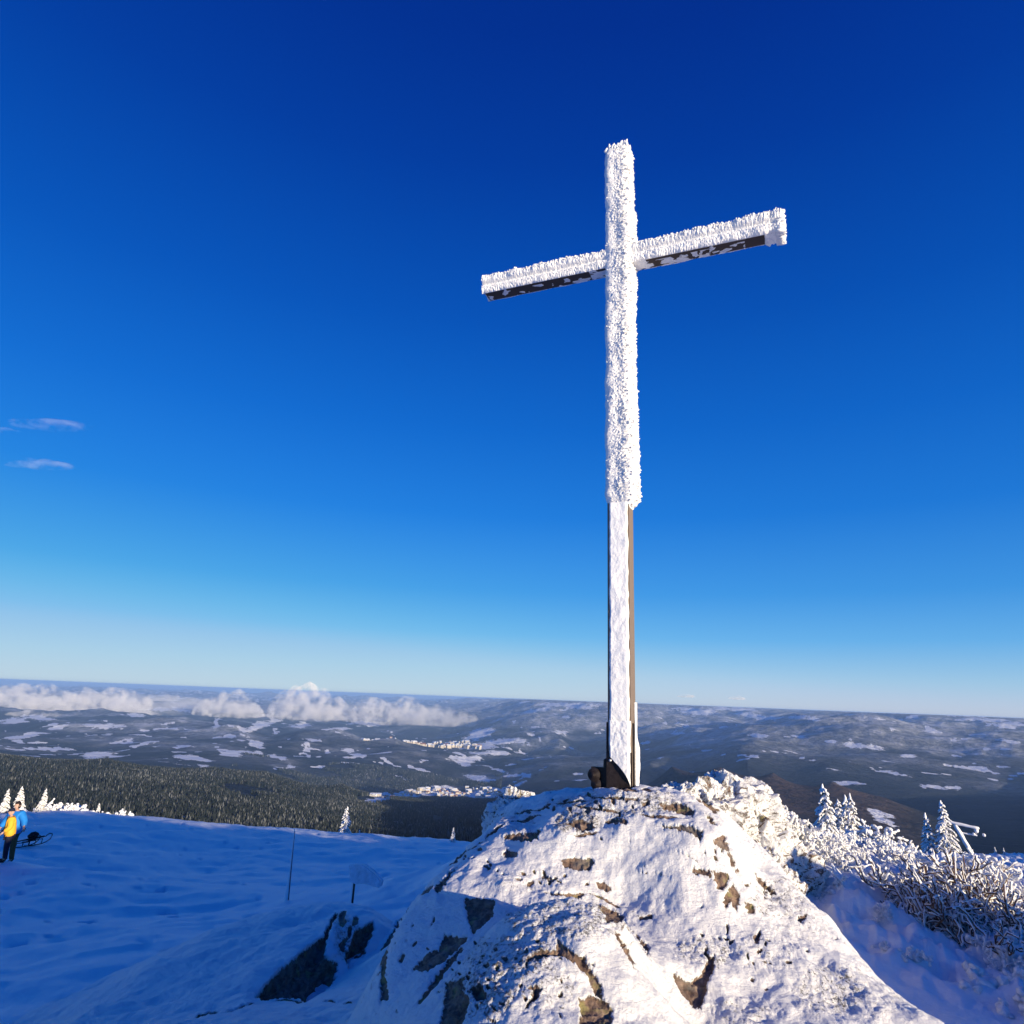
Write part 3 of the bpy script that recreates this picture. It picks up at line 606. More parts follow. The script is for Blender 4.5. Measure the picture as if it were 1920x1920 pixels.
def tb(nx, ny, S, BX, BY):   # arms: section coords (x = backwards, y = up)
    top, bot, front, back = np.clip(ny, 0, 1), np.clip(-ny, 0, 1), np.clip(-nx, 0, 1), np.clip(nx, 0, 1)
    out = sstep(.2, 1.6, S)            # thicker towards the windward right end
    n = fbm(S / .16, BX / .08, BY / .1, 3, 530); n2 = pn(S / .05, BX / .05, 0, 533)
    patch = sstep(.05, .35, n + .35 * sstep(1.0, .2, np.abs(S - .25)) * (S > 0) - .5 * (np.abs(S - 1.45) < .12) + .25 * n2 - .12 * (S < 0) + .5 * (np.abs(S) < .32) - .25 * (nx > .2) * (S > 0)
             + .25 * (BX > .02) * (S > 0) * (S < 1.2) - .5 * (BX < -.045))
    band = .018 * np.exp(-((BY - .015 - .008 * np.sin(S * 2)) / .020) ** 2)     # groove along the face
    t = (.028 + .012 * out + .012 * fbm(S / .09, 0, 0, 3, 537)) * top ** .8 + (.030 + .012 * out - band * 1.6) * front + .02 * back
    tb_ = np.where(patch > .5, .006, -.035)
    wbot = sstep(.72, .9, bot)
    t = t * (1 - wbot) + tb_ * wbot
    end = sstep(LB - .085, LB - .07, S)
    t = t * (1 - end) + end * np.maximum(t, .020 + .018 * fbm(BX / .06, BY / .06, S / .05, 2, 541))
    return t, (.2 + .9 * top + .26 * front * (1 - .7 * np.exp(-((BY - .015) / .03) ** 2))) * (1 - wbot) + wbot * .15 + .2 * end, 0
mb, pts, nr = rime_shell('rime', -LB - .03, LB + .085, .085, .095, tb, 'x', 120, 820, 540, (0, 0, zbar))
nvec = lambda i, j: np.array([0.0, nr[i, j, 0], nr[i, j, 1]])
sel = nr[..., 1] > .4
feathers(mb, pts, nvec, sel, 1700, .018, .036, np.array([.5, -.15, .1]))
sel = nr[..., 0] < -.6
feathers(mb, pts, nvec, sel & (nr[..., 1] > -.6), 160, .010, .022, np.array([.4, -.3, .0]))
for _ in range(260):
    p = np.array([LB + .07, rng.uniform(-.12, .1), zbar + rng.uniform(-.11, .14)]); d = np.array([1, rng.uniform(-.4, .2), rng.uniform(-.2, .4)]); L = rng.uniform(.02, .065)
    mb.tube([p - d * .03, p + d * L * .5, p + d * L], [.02, .016, .005], 5, .25)
link('arm_crust', mb.build('arm_crust'), M_rime, cross)

# smooth snow plastered on the front of the lower post
def slab(name, x0, x1, z0, z1, th, seed, cut=None, face='front', nx_=70, nz=420):
    u = np.linspace(0, 1, nx_); z = np.linspace(z0, z1, nz); U_, Z_ = np.meshgrid(u, z)
    lo = x0 + .010 * fbm(0, 0, Z_ / .16, 3, seed) ; hi = x1 + .007 * fbm(0, 3, Z_ / .2, 3, seed + 4)
    x = lo + (hi - lo) * U_
    edge = np.minimum(1, np.sin(np.pi * U_) * 3.2) ** .5
    y = -W / 2 - th * edge * (1 + .22 * fbm(x / .1, 0, Z_ / .12, 3, seed + 8)) + .006
    if cut is not None:
        k = cut(x, Z_); y = y + k * (th + .03)
    Vv = np.stack([x, y, Z_], -1)
    me = mesh(name, Vv, gridfaces(nz, nx_), True); return link(name, me, M_snow, cross)
zs = 1355; zplate = .65 + (-.22 - ZB) * 0   # top of the steel straps
ztop_strap = float(P(1165, 1355, 6.45)[2]) - ZB
def cutf(x, Z_):
    # curved lower edge where the steel shoe shows
    b = .12 + .26 * np.clip((.10 - x) / .20, 0, 1) ** .55 + .012 * pn(x / .05, 0, 0, 3)
    return sstep(b + .006, b - .006, Z_)
slab('snow_strip', -.088, .098, ztop_strap - .02, zc + .02, .022, 560)
slab('snow_strip', -.094, .104, .02, ztop_strap + .02, .040, 570, cutf)
# steel straps and shoe
for s in (-1, 1):
    bev('steel_strap', (s * (W / 2 + .0065), -.02 if s > 0 else -.045, (ztop_strap - .1) / 2), (.010, .05 if s > 0 else .13, ztop_strap + .1), M_steel, .002)
bev('steel_shoe', (0, -W / 2 - .0065, .14), (W + .02, .010, .56), M_steel, .002)
mb = MB(); mb.tube([(-.075, -W / 2 - .012, .345), (-.075, -W / 2 - .035, .345)], .012, 8)
link('bolt', mb.build('bolt', False), simple('bright_bolt', (.6, .6, .62), .35, .1, 20, .6), cross)
mb = MB()
mb.box((-.19, -.04, .14), (.16, .05, .15)); mb.tube([(-.235, -.10, .15), (-.235, .05, .15)], .058, 14); mb.tube([(-.215, -.09, .07), (-.215, .03, .07)], .05, 14)
mb.tube([(-.135, -.03, .15), (-.135, -.03, .28)], [.035, .028], 10); mb.box((-.16, -.03, .03), (.12, .06, .12)); mb.tube([(-.235, -.13, .15), (-.235, .07, .15)], .02, 8)
mb.V = [v_ + np.array([0, 0, .06]) for v_ in mb.V]
link('hinge_bracket', mb.build('hinge_bracket', False), M_steel, cross)
# snow ridge clinging to the back right edge
u = np.linspace(0, 1, 12); z = np.linspace(.0, .85, 160); U_, Z_ = np.meshgrid(u, z)
wv = .010 + .024 * np.exp(-((Z_ - .34) / .18) ** 2) + .006 * fbm(0, 0, Z_ / .1, 3, 590) - .035 * sstep(.42, .85, Z_)
an = U_ * math.pi * 1.2 - .2
me = mesh('snow_ridge', np.stack([W / 2 + .010 + np.sin(an) * wv, .07 + np.cos(an) * .045 - 0 * U_, Z_], -1), gridfaces(160, 12)); link('snow_ridge', me, M_snow, cross)
mb = MB()
for _ in range(40):
    p = np.array([rng.uniform(-.05, .30), rng.uniform(-.22, .1), -.04]); mb.tube([p - [0, 0, .08], p + [0, 0, rng.uniform(0, .06)], p + [rng.uniform(-.02, .02), 0, rng.uniform(.05, .09)]], [.05, .045, .015], 7, .25)
link('snow_mound', mb.build('snow_mound'), M_snow, cross)

# ------------------------------------------------------------------ vegetation
M_frost = M_rime
def spruce(seed, H, dens=1.0, width=.27, fr=1.0, droop=1.0):
    global rng
    keep = rng; rng = np.random.default_rng(seed)
    fr_mb, nd_mb, tr = MB(), MB(), MB()
    tr.tube([(0, 0, -.25), (0, 0, H * .5), (0.02, 0, H * .97)], [H * .022, H * .015, H * .005], 7)
    k = 0; z = .06 * H
    while z < H * .97:
        R = width * H * (1 - z / H) ** .85 + .03 * H; nb = int(5 + 4 * dens * (1 - z / H))
        for b in range(nb):
            az = rng.uniform(0, 2 * math.pi); L = R * rng.uniform(.7, 1.15); dz = rng.uniform(-.02, .02) * H
            n = 6; t = np.linspace(0, 1, n)
            c = np.stack([np.cos(az) * L * t, np.sin(az) * L * t, z + dz + L * (.12 * t - droop * .62 * t * t)], -1)
            nd_mb.tube(c - [0, 0, .012 * H], np.linspace(.012, .004, n) * H, 4, .3)
            fr_mb.tube(c, np.linspace(.018, .013, n) * H * fr, 5, .35)
            for q in range(int(6 * dens)):
                tt = rng.uniform(.25, 1); p0 = np.array([np.cos(az) * L * tt, np.sin(az) * L * tt, z + dz + L * (.12 * tt - droop * .62 * tt * tt)])
                a2 = az + rng.choice((-1, 1)) * rng.uniform(.4, 1.3); l2 = L * rng.uniform(.18, .38) * (1.15 - tt * .5)
                p1 = p0 + np.array([math.cos(a2) * l2, math.sin(a2) * l2, -l2 * rng.uniform(.2, .9) * droop]); pm = (p0 + p1) / 2 + [0, 0, l2 * .12]
                fr_mb.tube([p0, pm, p1], np.array([.014, .016, .007]) * H * fr, 4, .35)
                if q % 2: nd_mb.tube([p0 - [0, 0, .015 * H], pm - [0, 0, .02 * H], p1 - [0, 0, .02 * H]], np.array([.007, .008, .003]) * H, 3)
        z += H * .052 / dens ** .5 * rng.uniform(.8, 1.2)
    fr_mb.tube([(0, 0, H * .9), (.02 * H, 0, H * .97), (.01, 0, H * 1.02)], np.array([.02, .022, .008]) * H, 6, .3)
    rng = keep
    return [('trunk', tr.build('trunk'), M_twig), ('crown', fr_mb.build('crown'), M_frost), ('needles', nd_mb.build('needles'), M_needle)]
def plant(parts, name, loc, rz, s, label, cat, group=None, tilt=0):
    o = empty(name, loc, rz, label=label, category=cat); o.scale = (s, s, s); o.rotation_euler = (0, tilt, rz)
    if group: o['group'] = group
    for nm, me, mt in parts:
        c = bpy.data.objects.new(nm, me); COL.objects.link(c); c.parent = o
        if not me.materials: me.materials.append(mt)
    return o
SP = [spruce(21, 1.0, 1.15), spruce(22, 1.0, .8, .20), spruce(23, 1.0, 1.0, .24)]
def tree(px, py, r, hpx, k, label, sx=1.0, name='spruce'):
    """foot seen at px, py (or hidden), height in photo pixels"""
    p = at(px, py, r); d = np.dot(np.array(p), fw); H = hpx * d / F0
    return plant(SP[k], name, p - Vector((0, 0, .05)), random.uniform(0, 6), H, label, 'tree')
tree(1553, 1590, 24, 128, 0, 'tallest snow laden spruce at the left of the clump on the ridge')
tree(1578, 1590, 25, 100, 2, 'shorter snow laden spruce just right of the tallest one in the clump')
tree(1604, 1600, 25, 110, 1, 'slim frosted spruce, right hand tip of the clump on the ridge')
tree(1593, 1600, 26, 106, 1, 'thin frosted spruce squeezed between the middle and right tips of the clump')
tree(1745, 1605, 52, 88, 1, 'narrow white spruce left of the lift pylon, the shorter of the pair')
tree(1778, 1607, 52, 98, 2, 'white spruce with long lower boughs touching the lift pylon, taller of the pair')
tree(645, 1577, 42, 58, 0, 'shaded blue frosted spruce at the far edge of the snowfield')
tree(672, 1581, 41.5, 20, 2, 'tiny frosted spruce beside the blue shaded spruce on the snowfield edge')
tree(848, 1592, 34, 30, 2, 'small shaded spruce peeping out beside the left flank of the summit boulder')
tree(1868, 1608, 60, 16, 1, 'tiny frosted spruce tip right of the lift pylon, left one of two')
tree(1884, 1608, 60, 12, 1, 'tiny frosted spruce tip right of the lift pylon, right one of two')
tree(76, 1530, 43, 42, 2, 'sunlit white frosted tree right behind the two people')
tree(182, 1530, 45, 30, 2, 'small sunlit frosted tree on the snowfield crest right of the sled')
tree(30, 1530, 44, 48, 0, 'broad sunlit frosted tree behind the heads of the two people')
tree(5, 1530, 44, 46, 2, 'frosted tree at the left border of the view behind the people')
tree(933, 1505, 9.5, 26, 2, 'small blue shaded frosted shrub tip on the left shoulder of the boulder', name='spruce')

def shrub(seed, n=16, spread=1.0, h=.8, fr=.022, bare=.5):
    global rng
    keep = rng; rng = np.random.default_rng(seed)
    f, s = MB(), MB(); wind = np.array([.4, -.35, .25]); wind /= np.linalg.norm(wind)
    def rec(p, d, L, lev, r):
        m_ = 5; c = [p]; q = p.copy(); dd_ = d.copy()
        for i in range(m_ - 1):
            dd_ = dd_ + rng.normal(size=3) * .42; dd_ /= np.linalg.norm(dd_); q = q + dd_ * L / (m_ - 1); c.append(q)
        c = np.array(c); rr = np.linspace(r, r * .6, m_)
        s.tube(c, rr * (.75 if bare > .8 else .42), 4 if bare > .8 else 3, cap=False)
        f.tube(c + wind * r * (1.1 if bare > .8 else .5), rr * (.75 if bare > .8 else 1.0) * rng.uniform(.8, 1.45) * (np.array([.8, 1.1, 1.4, 1.7, 1.3]) if lev == 0 else 1.0), 6, .4)
        if lev > 0:
            for _ in range(rng.integers(3, 5)):
                k = rng.integers(1, m_); e_ = dd_ + rng.normal(size=3) * .62; e_ /= np.linalg.norm(e_); rec(c[k], e_, L * rng.uniform(.4, .62), lev - 1, r * .82)
    for i in range(n):
        a_ = rng.uniform(0, 2 * math.pi); b_ = rng.uniform(.2, 1.5); d = np.array([math.cos(a_) * math.sin(b_), math.sin(a_) * math.sin(b_), math.cos(b_)])
        p = np.array([rng.normal() * .16 * spread, rng.normal() * .16 * spread, -.06]); rec(p, d, h * rng.uniform(.4, .75), 2, fr * rng.uniform(.8, 1.25))
    rng = keep
    return [('stems', s.build('stems'), M_twig), ('frosted_twigs', f.build('frosted_twigs'), M_frost)]
SHB = shrub(36, 26, 1.4, .8, .013, 1.0)
SH = [shrub(31, 12, 1.1, .7, .036), shrub(32, 14, 1.3, .6, .042), shrub(33, 11, 1.0, .85, .030), shrub(34, 16, 1.6, .5, .046), shrub(35, 14, 1.1, .75, .026)]
def bush(px, py, r, s, k, label, group=None):
    p = at(px, py, r); return plant(SH[k], 'frosted_shrub', p - Vector((0, 0, .04)), random.uniform(0, 6), s, label, 'shrub', group)
rs_ = random.Random(3)
GL = 'dwarf shrubs thickly covered in rime on the right hand bank'
zones = [ (1430, 1560, 1598, 1632, 9.0, 11.5, 26, .7), (1500, 1700, 1650, 1760, 9.0, 11.0, 14, .34), (1640, 1760, 1720, 1800, 8.6, 10, 8, .4), (1400, 1500, 1535, 1600, 9.2, 12, 44, .8), (1480, 1600, 1575, 1612, 12, 17, 30, .9), (1560, 1720, 1612, 1640, 14, 20, 26, 1.0), # px0, px1, py0, py1, r0, r1, count, scale
 (1405, 1470, 1520, 1560, 9.6, 12.5, 12, .5), (1455, 1560, 1560, 1600, 12.5, 16, 16, .62), (1540, 1640, 1590, 1610, 16, 22, 16, .7), (1620, 1700, 1600, 1615, 24, 32, 12, 1.2),
 (1640, 1760, 1625, 1650, 13.5, 18, 14, 1.0), (1690, 1900, 1650, 1700, 11.5, 15, 18, 1.1), (1750, 1920, 1700, 1780, 10.4, 12.5, 13, .9), (1860, 1960, 1800, 1880, 8.2, 9.8, 10, .7), (1400, 1450, 1600, 1640, 8.6, 9.4, 6, .45), (1700, 1860, 1606, 1612, 44, 60, 12, 1.2), (1960, 2300, 1700, 1850, 8.5, 13, 14, 1.1)]
for a0, a1, b0, b1, r0, r1, cnt, s in zones:
    for i in range(cnt):
        u = rs_.random(); px_ = a0 + (a1 - a0) * rs_.random(); r = r0 + (r1 - r0) * (1 - u)
        bush(px_, b0 + (b1 - b0) * u, r, s * .62 * rs_.uniform(.6, 1.2), rs_.randrange(5), 'rime covered dwarf shrub in the dense thicket right of the summit boulder', GL)
for i in range(11):
    p = at(1740 + 14 * i, 1725 + 6 * (i % 4) * 3, 9.6 + .35 * (i % 3)); plant(SHB, 'bare_shrub', p, i * 1.3, 1.0 + .1 * (i % 3), 'brown twigged shrub with thin frost low on the right bank', 'shrub', 'brown twigged shrubs on the right bank')
bush(1562, 1575, 20, 1.25, 2, 'upright bushy frosted shrub at the foot of the spruce clump')
bush(1660, 1600, 22, 1.2, 2, 'upright frosted shrub right of the spruce clump against the dark valley')
bush(1505, 1700, 9.7, .45, 3, 'low shaded shrub half buried in the blue gully snow')
bush(1690, 1815, 8.0, .30, 3, 'tiny lone twig tuft poking from the shaded gully snow')
bush(1915, 1850, 7.8, .75, 3, 'thick frosted shrub at the lower right border of the view')
for i, (x_, y_, r_, k_) in enumerate(((60, 1536, 43, 3), (100, 1535, 43, 1), (128, 1532, 44, 3), (150, 1533, 44, 3), (215, 1538, 44, 3))):
    bush(x_, y_, r_, 1.3, k_, 'low frosted shrub in the row along the crest right of the people', 'low shrubs on the snowfield crest')

# ------------------------------------------------------------------ lift pylon
pb = at(1828, 1606, 55); d = float(np.dot(np.array(pb), fw)); u_ = d / F0   # metres per photo pixel there
pyl = empty('lift_pylon', pb, 0, label='leaning rime covered T shaped ski lift pylon beside two white spruces', category='pylon')
Rv, Uv = np.array([math.cos(math.radians(33)), -math.sin(math.radians(33)), 0]), np.array([0, 0, 1.0])
def q(dx, dy, b=0): return Rv * dx * u_ + Uv * dy * u_ + np.array([.5, .83, 0]) * b
def part(name, segs, parent, mat=M_frost, k=7, jit=.22):
    mb = MB()
    for pts_, rad in segs:
        pts_ = np.array(pts_); n = 14; t = np.linspace(0, len(pts_) - 1, n); pp = np.stack([np.interp(t, range(len(pts_)), pts_[:, c]) for c in range(3)], -1)
        mb.tube(pp, np.interp(t, range(len(pts_)), np.broadcast_to(rad, len(pts_))), k, jit)
    return link(name, mb.build(name), mat, parent)
part('mast', [([q(2, -4), q(-25, 58)], [4.2 * u_, 3.6 * u_])], pyl)
part('crossarm', [([q(-46, 64), q(-30, 62), q(12, 57)], [1.6 * u_, 3.0 * u_, 2.6 * u_])], pyl)
part('lower_beam', [([q(-22, 46), q(8, 44)], 1.5 * u_)], pyl)
part('hanger', [([q(8, 57), q(7, 48)], 1.4 * u_)], pyl)
part('sheave', [([q(8, 52, -.1), q(8, 52, .15)], 3.2 * u_)], pyl, k=10)
part('sheave', [([q(19, 46, -.1), q(19, 46, .15)], 2.4 * u_)], pyl, k=10)
part('sheave', [([q(3, 46, -.1), q(3, 46, .15)], 2.2 * u_)], pyl, k=10)
part('foot', [([q(-6, 2), q(10, -1)], 5 * u_)], pyl)
# frosted branch tip at the right edge
# ------------------------------------------------------------------ pole and sign on the snowfield
p = at(540, 1692, 14); d = float(np.dot(np.array(p), fw)); u_ = d / F0
pole = empty('marker_pole', p, 0, label='thin dark upright marker pole with a snow collar on the shaded snowfield', category='pole')
Rv = np.array([.96, .28, 0])
part('rod', [([q(0, -8), q(-1.5, 60), q(-2.5, 118)], [1.7 * u_, 1.2 * u_, .8 * u_])], pole, simple('dark_red_pole', (.28, .17, .19), .6), 8, 0)
part('snow_collar', [([q(-4, -6), q(-4, 15), q(-3.2, 46)], [4.2 * u_, 3.2 * u_, 1.4 * u_])], pole, M_snow, 8, .1)
part('frost_strip', [([q(-2.6, 44), q(-3.4, 122)], 1.1 * u_)], pole, M_snow, 6, .1)
p = at(658, 1702, 12.5); d = float(np.dot(np.array(p), fw)); u_ = d / F0
sign = empty('snowy_sign', p, 0, label='snow plastered arrow shaped signboard on a short post in the shade', category='sign')
part('post', [([q(1, -10), q(2, 45)], 2.3 * u_)], sign, M_darkwood, 8, .05)
part('snow_strip', [([q(-2, -6), q(-1, 42)], [2.6 * u_, 2.0 * u_])], sign, M_snow, 7, .1)
poly = [(-8, 72), (16, 72), (28, 64), (42, 54), (52, 42), (50, 33), (38, 36), (24, 41), (6, 40), (-3, 44)]
f_, b_ = [q(x, y, -.04) for x, y in poly], [q(x, y, .07) for x, y in poly]
mb = MB(); nP = len(poly); mb.add(np.array(f_ + b_), [[i, (i + 1) % nP, nP + (i + 1) % nP, nP + i] for i in range(nP)])
cf, cb = np.mean(f_, 0), np.mean(b_, 0)
mb.add(np.array(f_ + [cf]), [[i, (i + 1) % nP, nP] for i in range(nP)][::-1]); mb.add(np.array(b_ + [cb]), [[(i + 1) % nP, i, nP] for i in range(nP)])
link('board', mb.build('board', False), simple('frosted_board', (.72, .76, .82), .7, .22, 9, bump=.04), sign)
part('icicle_rim', [([q(6, 40), q(24, 40), q(38, 35), q(50, 32)], 1.6 * u_), ([q(-8, 71), q(16, 73), q(29, 65), q(43, 54), q(53, 42)], 1.7 * u_)], sign, M_snow, 6, .3)

# ------------------------------------------------------------------ people (bodies grown from a skeleton)
def skin(name, pts, edges, rad, mat, parent=None, root=0, sub=2, **pr):
    me = bpy.data.meshes.new(name + '_skeleton'); me.from_pydata(pts, edges, []); o = bpy.data.objects.new(name, me); COL.objects.link(o)
    md = o.modifiers.new('skin', 'SKIN')
    for i, v in enumerate(me.skin_vertices[0].data):
        r = rad[i]; v.radius = r if isinstance(r, tuple) else (r, r); v.use_root = (i == root)
    ms = o.modifiers.new('sub', 'SUBSURF'); ms.levels = sub; ms.render_levels = sub
    dg = bpy.context.evaluated_depsgraph_get(); dg.update()
    m2 = bpy.data.meshes.new_from_object(o.evaluated_get(dg)); m2.name = name
    bpy.data.objects.remove(o)
    m2.polygons.foreach_set('use_smooth', np.full(len(m2.polygons), True)); m2.materials.clear()
    return link(name, m2, mat, parent, **pr)
M_skin = simple('skin', (.55, .34, .25), .6, .08); M_hair = simple('dark_hair', (.02, .012, .01), .6)
M_navy = simple('navy_trousers', (.012, .014, .035), .8); M_yel = simple('yellow_jacket', (.85, .42, .03), .65, .12, 8); M_blu = simple('blue_jacket', (.02, .22, .62), .6, .12, 8); M_olive = simple('olive_trousers', (.10, .07, .03), .8)
def person(loc, rz, S, jacket, trousers, headgear, label, arms, lean=0.0):
    o = empty('person', loc, rz, label=label, category='person'); o.scale = (S, S, S)
    # x right, y forward (facing), z up; 1.75 m figure, built as one body
    lx = lean
    pts = [(0, 0, .95), (0, lx * .3, 1.15), (0, lx * .7, 1.38), (0, lx, 1.50), (0, lx, 1.56),
           (.10, 0, .88), (.11, .02, .50), (.11, -.01, .09), (.11, .13, .04),
           (-.10, 0, .88), (-.13, .02, .50), (-.15, -.01, .09), (-.15, .13, .04),
           (.19, lx * .8, 1.42), arms[0][0], arms[0][1], (-.19, lx * .8, 1.42), arms[1][0], arms[1][1]]
    ed = [(0, 1), (1, 2), (2, 3), (3, 4), (0, 5), (5, 6), (6, 7), (7, 8), (0, 9), (9, 10), (10, 11), (11, 12), (2, 13), (13, 14), (14, 15), (2, 16), (16, 17), (17, 18)]
    rd = [(.15, .11), (.14, .10), (.16, .11), .065, .055, .095, .062, .05, .04, .095, .062, .05, .04, .065, .05, .035, .065, .05, .035]
    skin('body', pts, ed, rd, M_skin, o)
    # jacket over torso and arms
    jp = [(0, 0, .80), (0, lx * .2, 1.0), (0, lx * .5, 1.25), (0, lx * .8, 1.40), (0, lx, 1.50), (.20, lx * .8, 1.42), arms[0][0], tuple(np.array(arms[0][1]) * .9 + np.array(arms[0][0]) * .1), (-.20, lx * .8, 1.42), arms[1][0], tuple(np.array(arms[1][1]) * .9 + np.array(arms[1][0]) * .1)]
    skin('jacket', jp, [(0, 1), (1, 2), (2, 3), (3, 4), (3, 5), (5, 6), (6, 7), (3, 8), (8, 9), (9, 10)], [(.29, .21), (.27, .20), (.26, .19), (.21, .16), .09, .12, .10, .072, .12, .10, .072], jacket, o)
    tp_ = [(0, 0, .92), (.10, 0, .84), (.11, .02, .50), (.11, -.01, .10), (-.10, 0, .84), (-.13, .02, .50), (-.15, -.01, .10)]
    skin('trousers', tp_, [(0, 1), (1, 2), (2, 3), (0, 4), (4, 5), (5, 6)], [(.17, .13), .115, .085, .07, .115, .085, .07], trousers, o)
    for sx in (.11, -.15):
        skin('boot', [(sx, -.04, .05), (sx, .07, .045), (sx, .17, .04), (sx, -.03, .16)], [(0, 1), (1, 2), (0, 3)], [.062, .06, .045, .06], M_hair, o)
    # head with nose, ears, eyes
    hc = np.array([0, lx + .02, 1.66]); n, mm = 22, 28
    th = np.linspace(0, math.pi, n)[:, None]; ph = np.linspace(0, 2 * math.pi, mm, endpoint=False)[None]
    x, y, z = np.sin(th) * np.sin(ph), np.sin(th) * np.cos(ph), np.cos(th) + 0 * ph
    rad = 1 + .22 * np.exp(-((x / .14) ** 2 + ((z + .12) / .16) ** 2)) * (y > 0) - .09 * np.exp(-(((np.abs(x) - .36) / .16) ** 2 + ((z - .02) / .13) ** 2)) * (y > 0) - .05 * np.exp(-((x / .3) ** 2 + ((z + .52) / .05) ** 2)) * (y > 0)
    Vh = np.stack([x * .075 * (1 - .18 * (z < 0) * -z), y * .095, z * .118], -1) * rad[..., None] + hc
    head = link('head', mesh('head', Vh, gridfaces(n, mm, True)), M_skin, o)
    mbb = MB()
    for sx in (-1, 1): mbb.tube([hc + [sx * .072, 0, .02], hc + [sx * .082, -.005, 0], hc + [sx * .074, 0, -.03]], [.012, .014, .01], 6)
    link('ears', mbb.build('ears'), M_skin, head)
    mbb = MB()
    for sx in (-1, 1): mbb.tube([hc + [sx * .03, .082, .005], hc + [sx * .03, .090, .005]], .009, 6)
    link('eyes', mbb.build('eyes'), M_hair, head)
    # hands: palm, four fingers and thumb, slightly curled
    for sgn, (el, ha) in ((1, arms[0]), (-1, arms[1])):
        ha = np.array(ha); dr = ha - np.array(el); dr /= np.linalg.norm(dr); sd_ = np.cross(dr, [0, 0, 1.0]); sd_ /= np.linalg.norm(sd_) + 1e-6
        dn = np.cross(sd_, dr); mbb = MB(); mbb.tube([ha, ha + dr * .05, ha + dr * .09], [.026, .036, .03], 8)
        for q_, (off, L) in enumerate(((-.027, .062), (-.009, .074), (.010, .070), (.027, .055))):
            b0 = ha + dr * .085 + sd_ * off; mbb.tube([b0, b0 + dr * L * .5 - dn * .006, b0 + dr * L * .85 - dn * .024], [.0095, .0088, .007], 6)
        b0 = ha + dr * .035 + sd_ * .03 * sgn; mbb.tube([b0, b0 + dr * .03 + sd_ * .022 * sgn, b0 + dr * .055 + sd_ * .026 * sgn - dn * .01], [.012, .011, .008], 6)
        link('hand', mbb.build('hand'), M_skin, o)
    # hair / hat
    cap = np.array([v for v in Vh.reshape(-1, 3)]).reshape(n, mm, 3)
    if headgear == 'hat':
        k_ = 11; C = (cap[:k_] - hc) * 1.16 + hc + [0, 0, .012]
        link('hat', mesh('hat', C, gridfaces(k_, mm, True)), M_navy, o)
    else:
        C = (cap[:16] - hc) * 1.13 + hc; fr_ = ((C[..., 1] - hc[1]) > .03) & ((C[..., 2] - hc[2]) < .06); C[fr_] = ((cap[:16] - hc) * .9 + hc)[fr_]
        hh = link('hair', mesh('hair', C, gridfaces(16, mm, True)), M_hair, o)
    return o
pp = at(8, 1613, 20.5); dpt = float(np.dot(np.array(pp), fw)); sc1 = 93 * dpt / F0 / 1.78
person(pp - Vector((0, 0, .02)), 2.2, sc1, M_yel, M_navy, 'hat', 'person in a yellow jacket, navy hat and dark trousers standing on the snow', (((.30, .05, 1.18), (.26, .22, 1.02)), ((-.30, .05, 1.18), (-.24, .22, 1.02))), .08)
pp2 = at(15, 1604, 22.5)
d2 = float(np.dot(np.array(pp2), fw)); sc2 = 108 * d2 / F0 / 1.78
person(pp2 - Vector((0, 0, .02)), 2.9, sc2, M_blu, M_olive, 'hair', 'person with dark hair in a blue jacket standing behind the yellow one', (((.34, .02, 1.20), (.42, .10, .98)), ((-.36, .02, 1.24), (-.50, .12, 1.08))), .02)

# ------------------------------------------------------------------ sled
p = at(62, 1577, 27); dpt = float(np.dot(np.array(p), fw)); u_ = dpt / F0
sled = empty('wooden_sled', p + Vector((0, 0, .02)), 0, label='dark wooden sled with curved runners and a black bag on it', category='sled')
Rv = np.array([.87, .49, 0]); M_sled = simple('dark_sled_wood', (.035, .02, .016), .6)
for b in (-.18, .18):
    part('runner', [([q(-22, 0, b), q(-8, 0, b), q(8, 3, b), q(17, 9, b), q(20, 18, b), q(15, 20, b), q(10, 16, b)], .9 * u_)], sled, M_sled, 6, 0)
part('frame', [([q(-18, 9, b), q(10, 15, b)], .8 * u_) for b in (-.18, .18)] + [([q(x, 2, b), q(x + 1, 10 + x * .2, b)], .7 * u_) for x in (-16, -6, 4) for b in (-.18, .18)] + [([q(x, 10 + x * .22, -.2), q(x, 10 + x * .22, .2)], .7 * u_) for x in (-16, -6, 4)], sled, M_sled, 6, 0)
part('seat_slats', [([q(-18, 10, b), q(10, 16, b)], .9 * u_) for b in (-.12, -.04, .04, .12)], sled, M_sled, 6, 0)
mbb = MB(); mbb.tube([q(-9, 16), q(-4, 19), q(1, 20), q(6, 19)], np.array([3, 5.2, 5.4, 3.2]) * u_, 10, .06)
bag = link('bag', mbb.build('bag'), simple('black_bag', (.01, .01, .014), .7), label='black bag lying on the wooden sled', category='bag'); bag.location = sled.location

# ------------------------------------------------------------------ forest on the near slope
def conif(n0, azr, rr, hmin, hmax, seed, keepf=None):
    g = np.random.default_rng(seed)
    r = np.sqrt(g.uniform(rr[0] ** 2, rr[1] ** 2, n0)); az = np.radians(g.uniform(azr[0], azr[1], n0))
    x, y = np.sin(az) * r, np.cos(az) * r
    return x, y, r, g
x, y, r, g = conif(190000, (-38, 6), (820, 3400), 12, 24, 77)
x2, y2, r2, g = conif(90000, (-32, 0), (3300, 5400), 0, 0, 78)
k2 = fbm(x2 / 500, y2 / 500, 0, 4, 610) + np.degrees(np.arctan2(x2, y2)) / 8 + 2.6 - (r2 - 3300) / 2200 > 0; x2, y2, r2 = x2[k2], y2[k2], r2[k2]
x, y, r = np.r_[x, x2], np.r_[y, y2], np.r_[r, r2]
dens = fbm(x / 260, y / 260, 0, 4, 600)
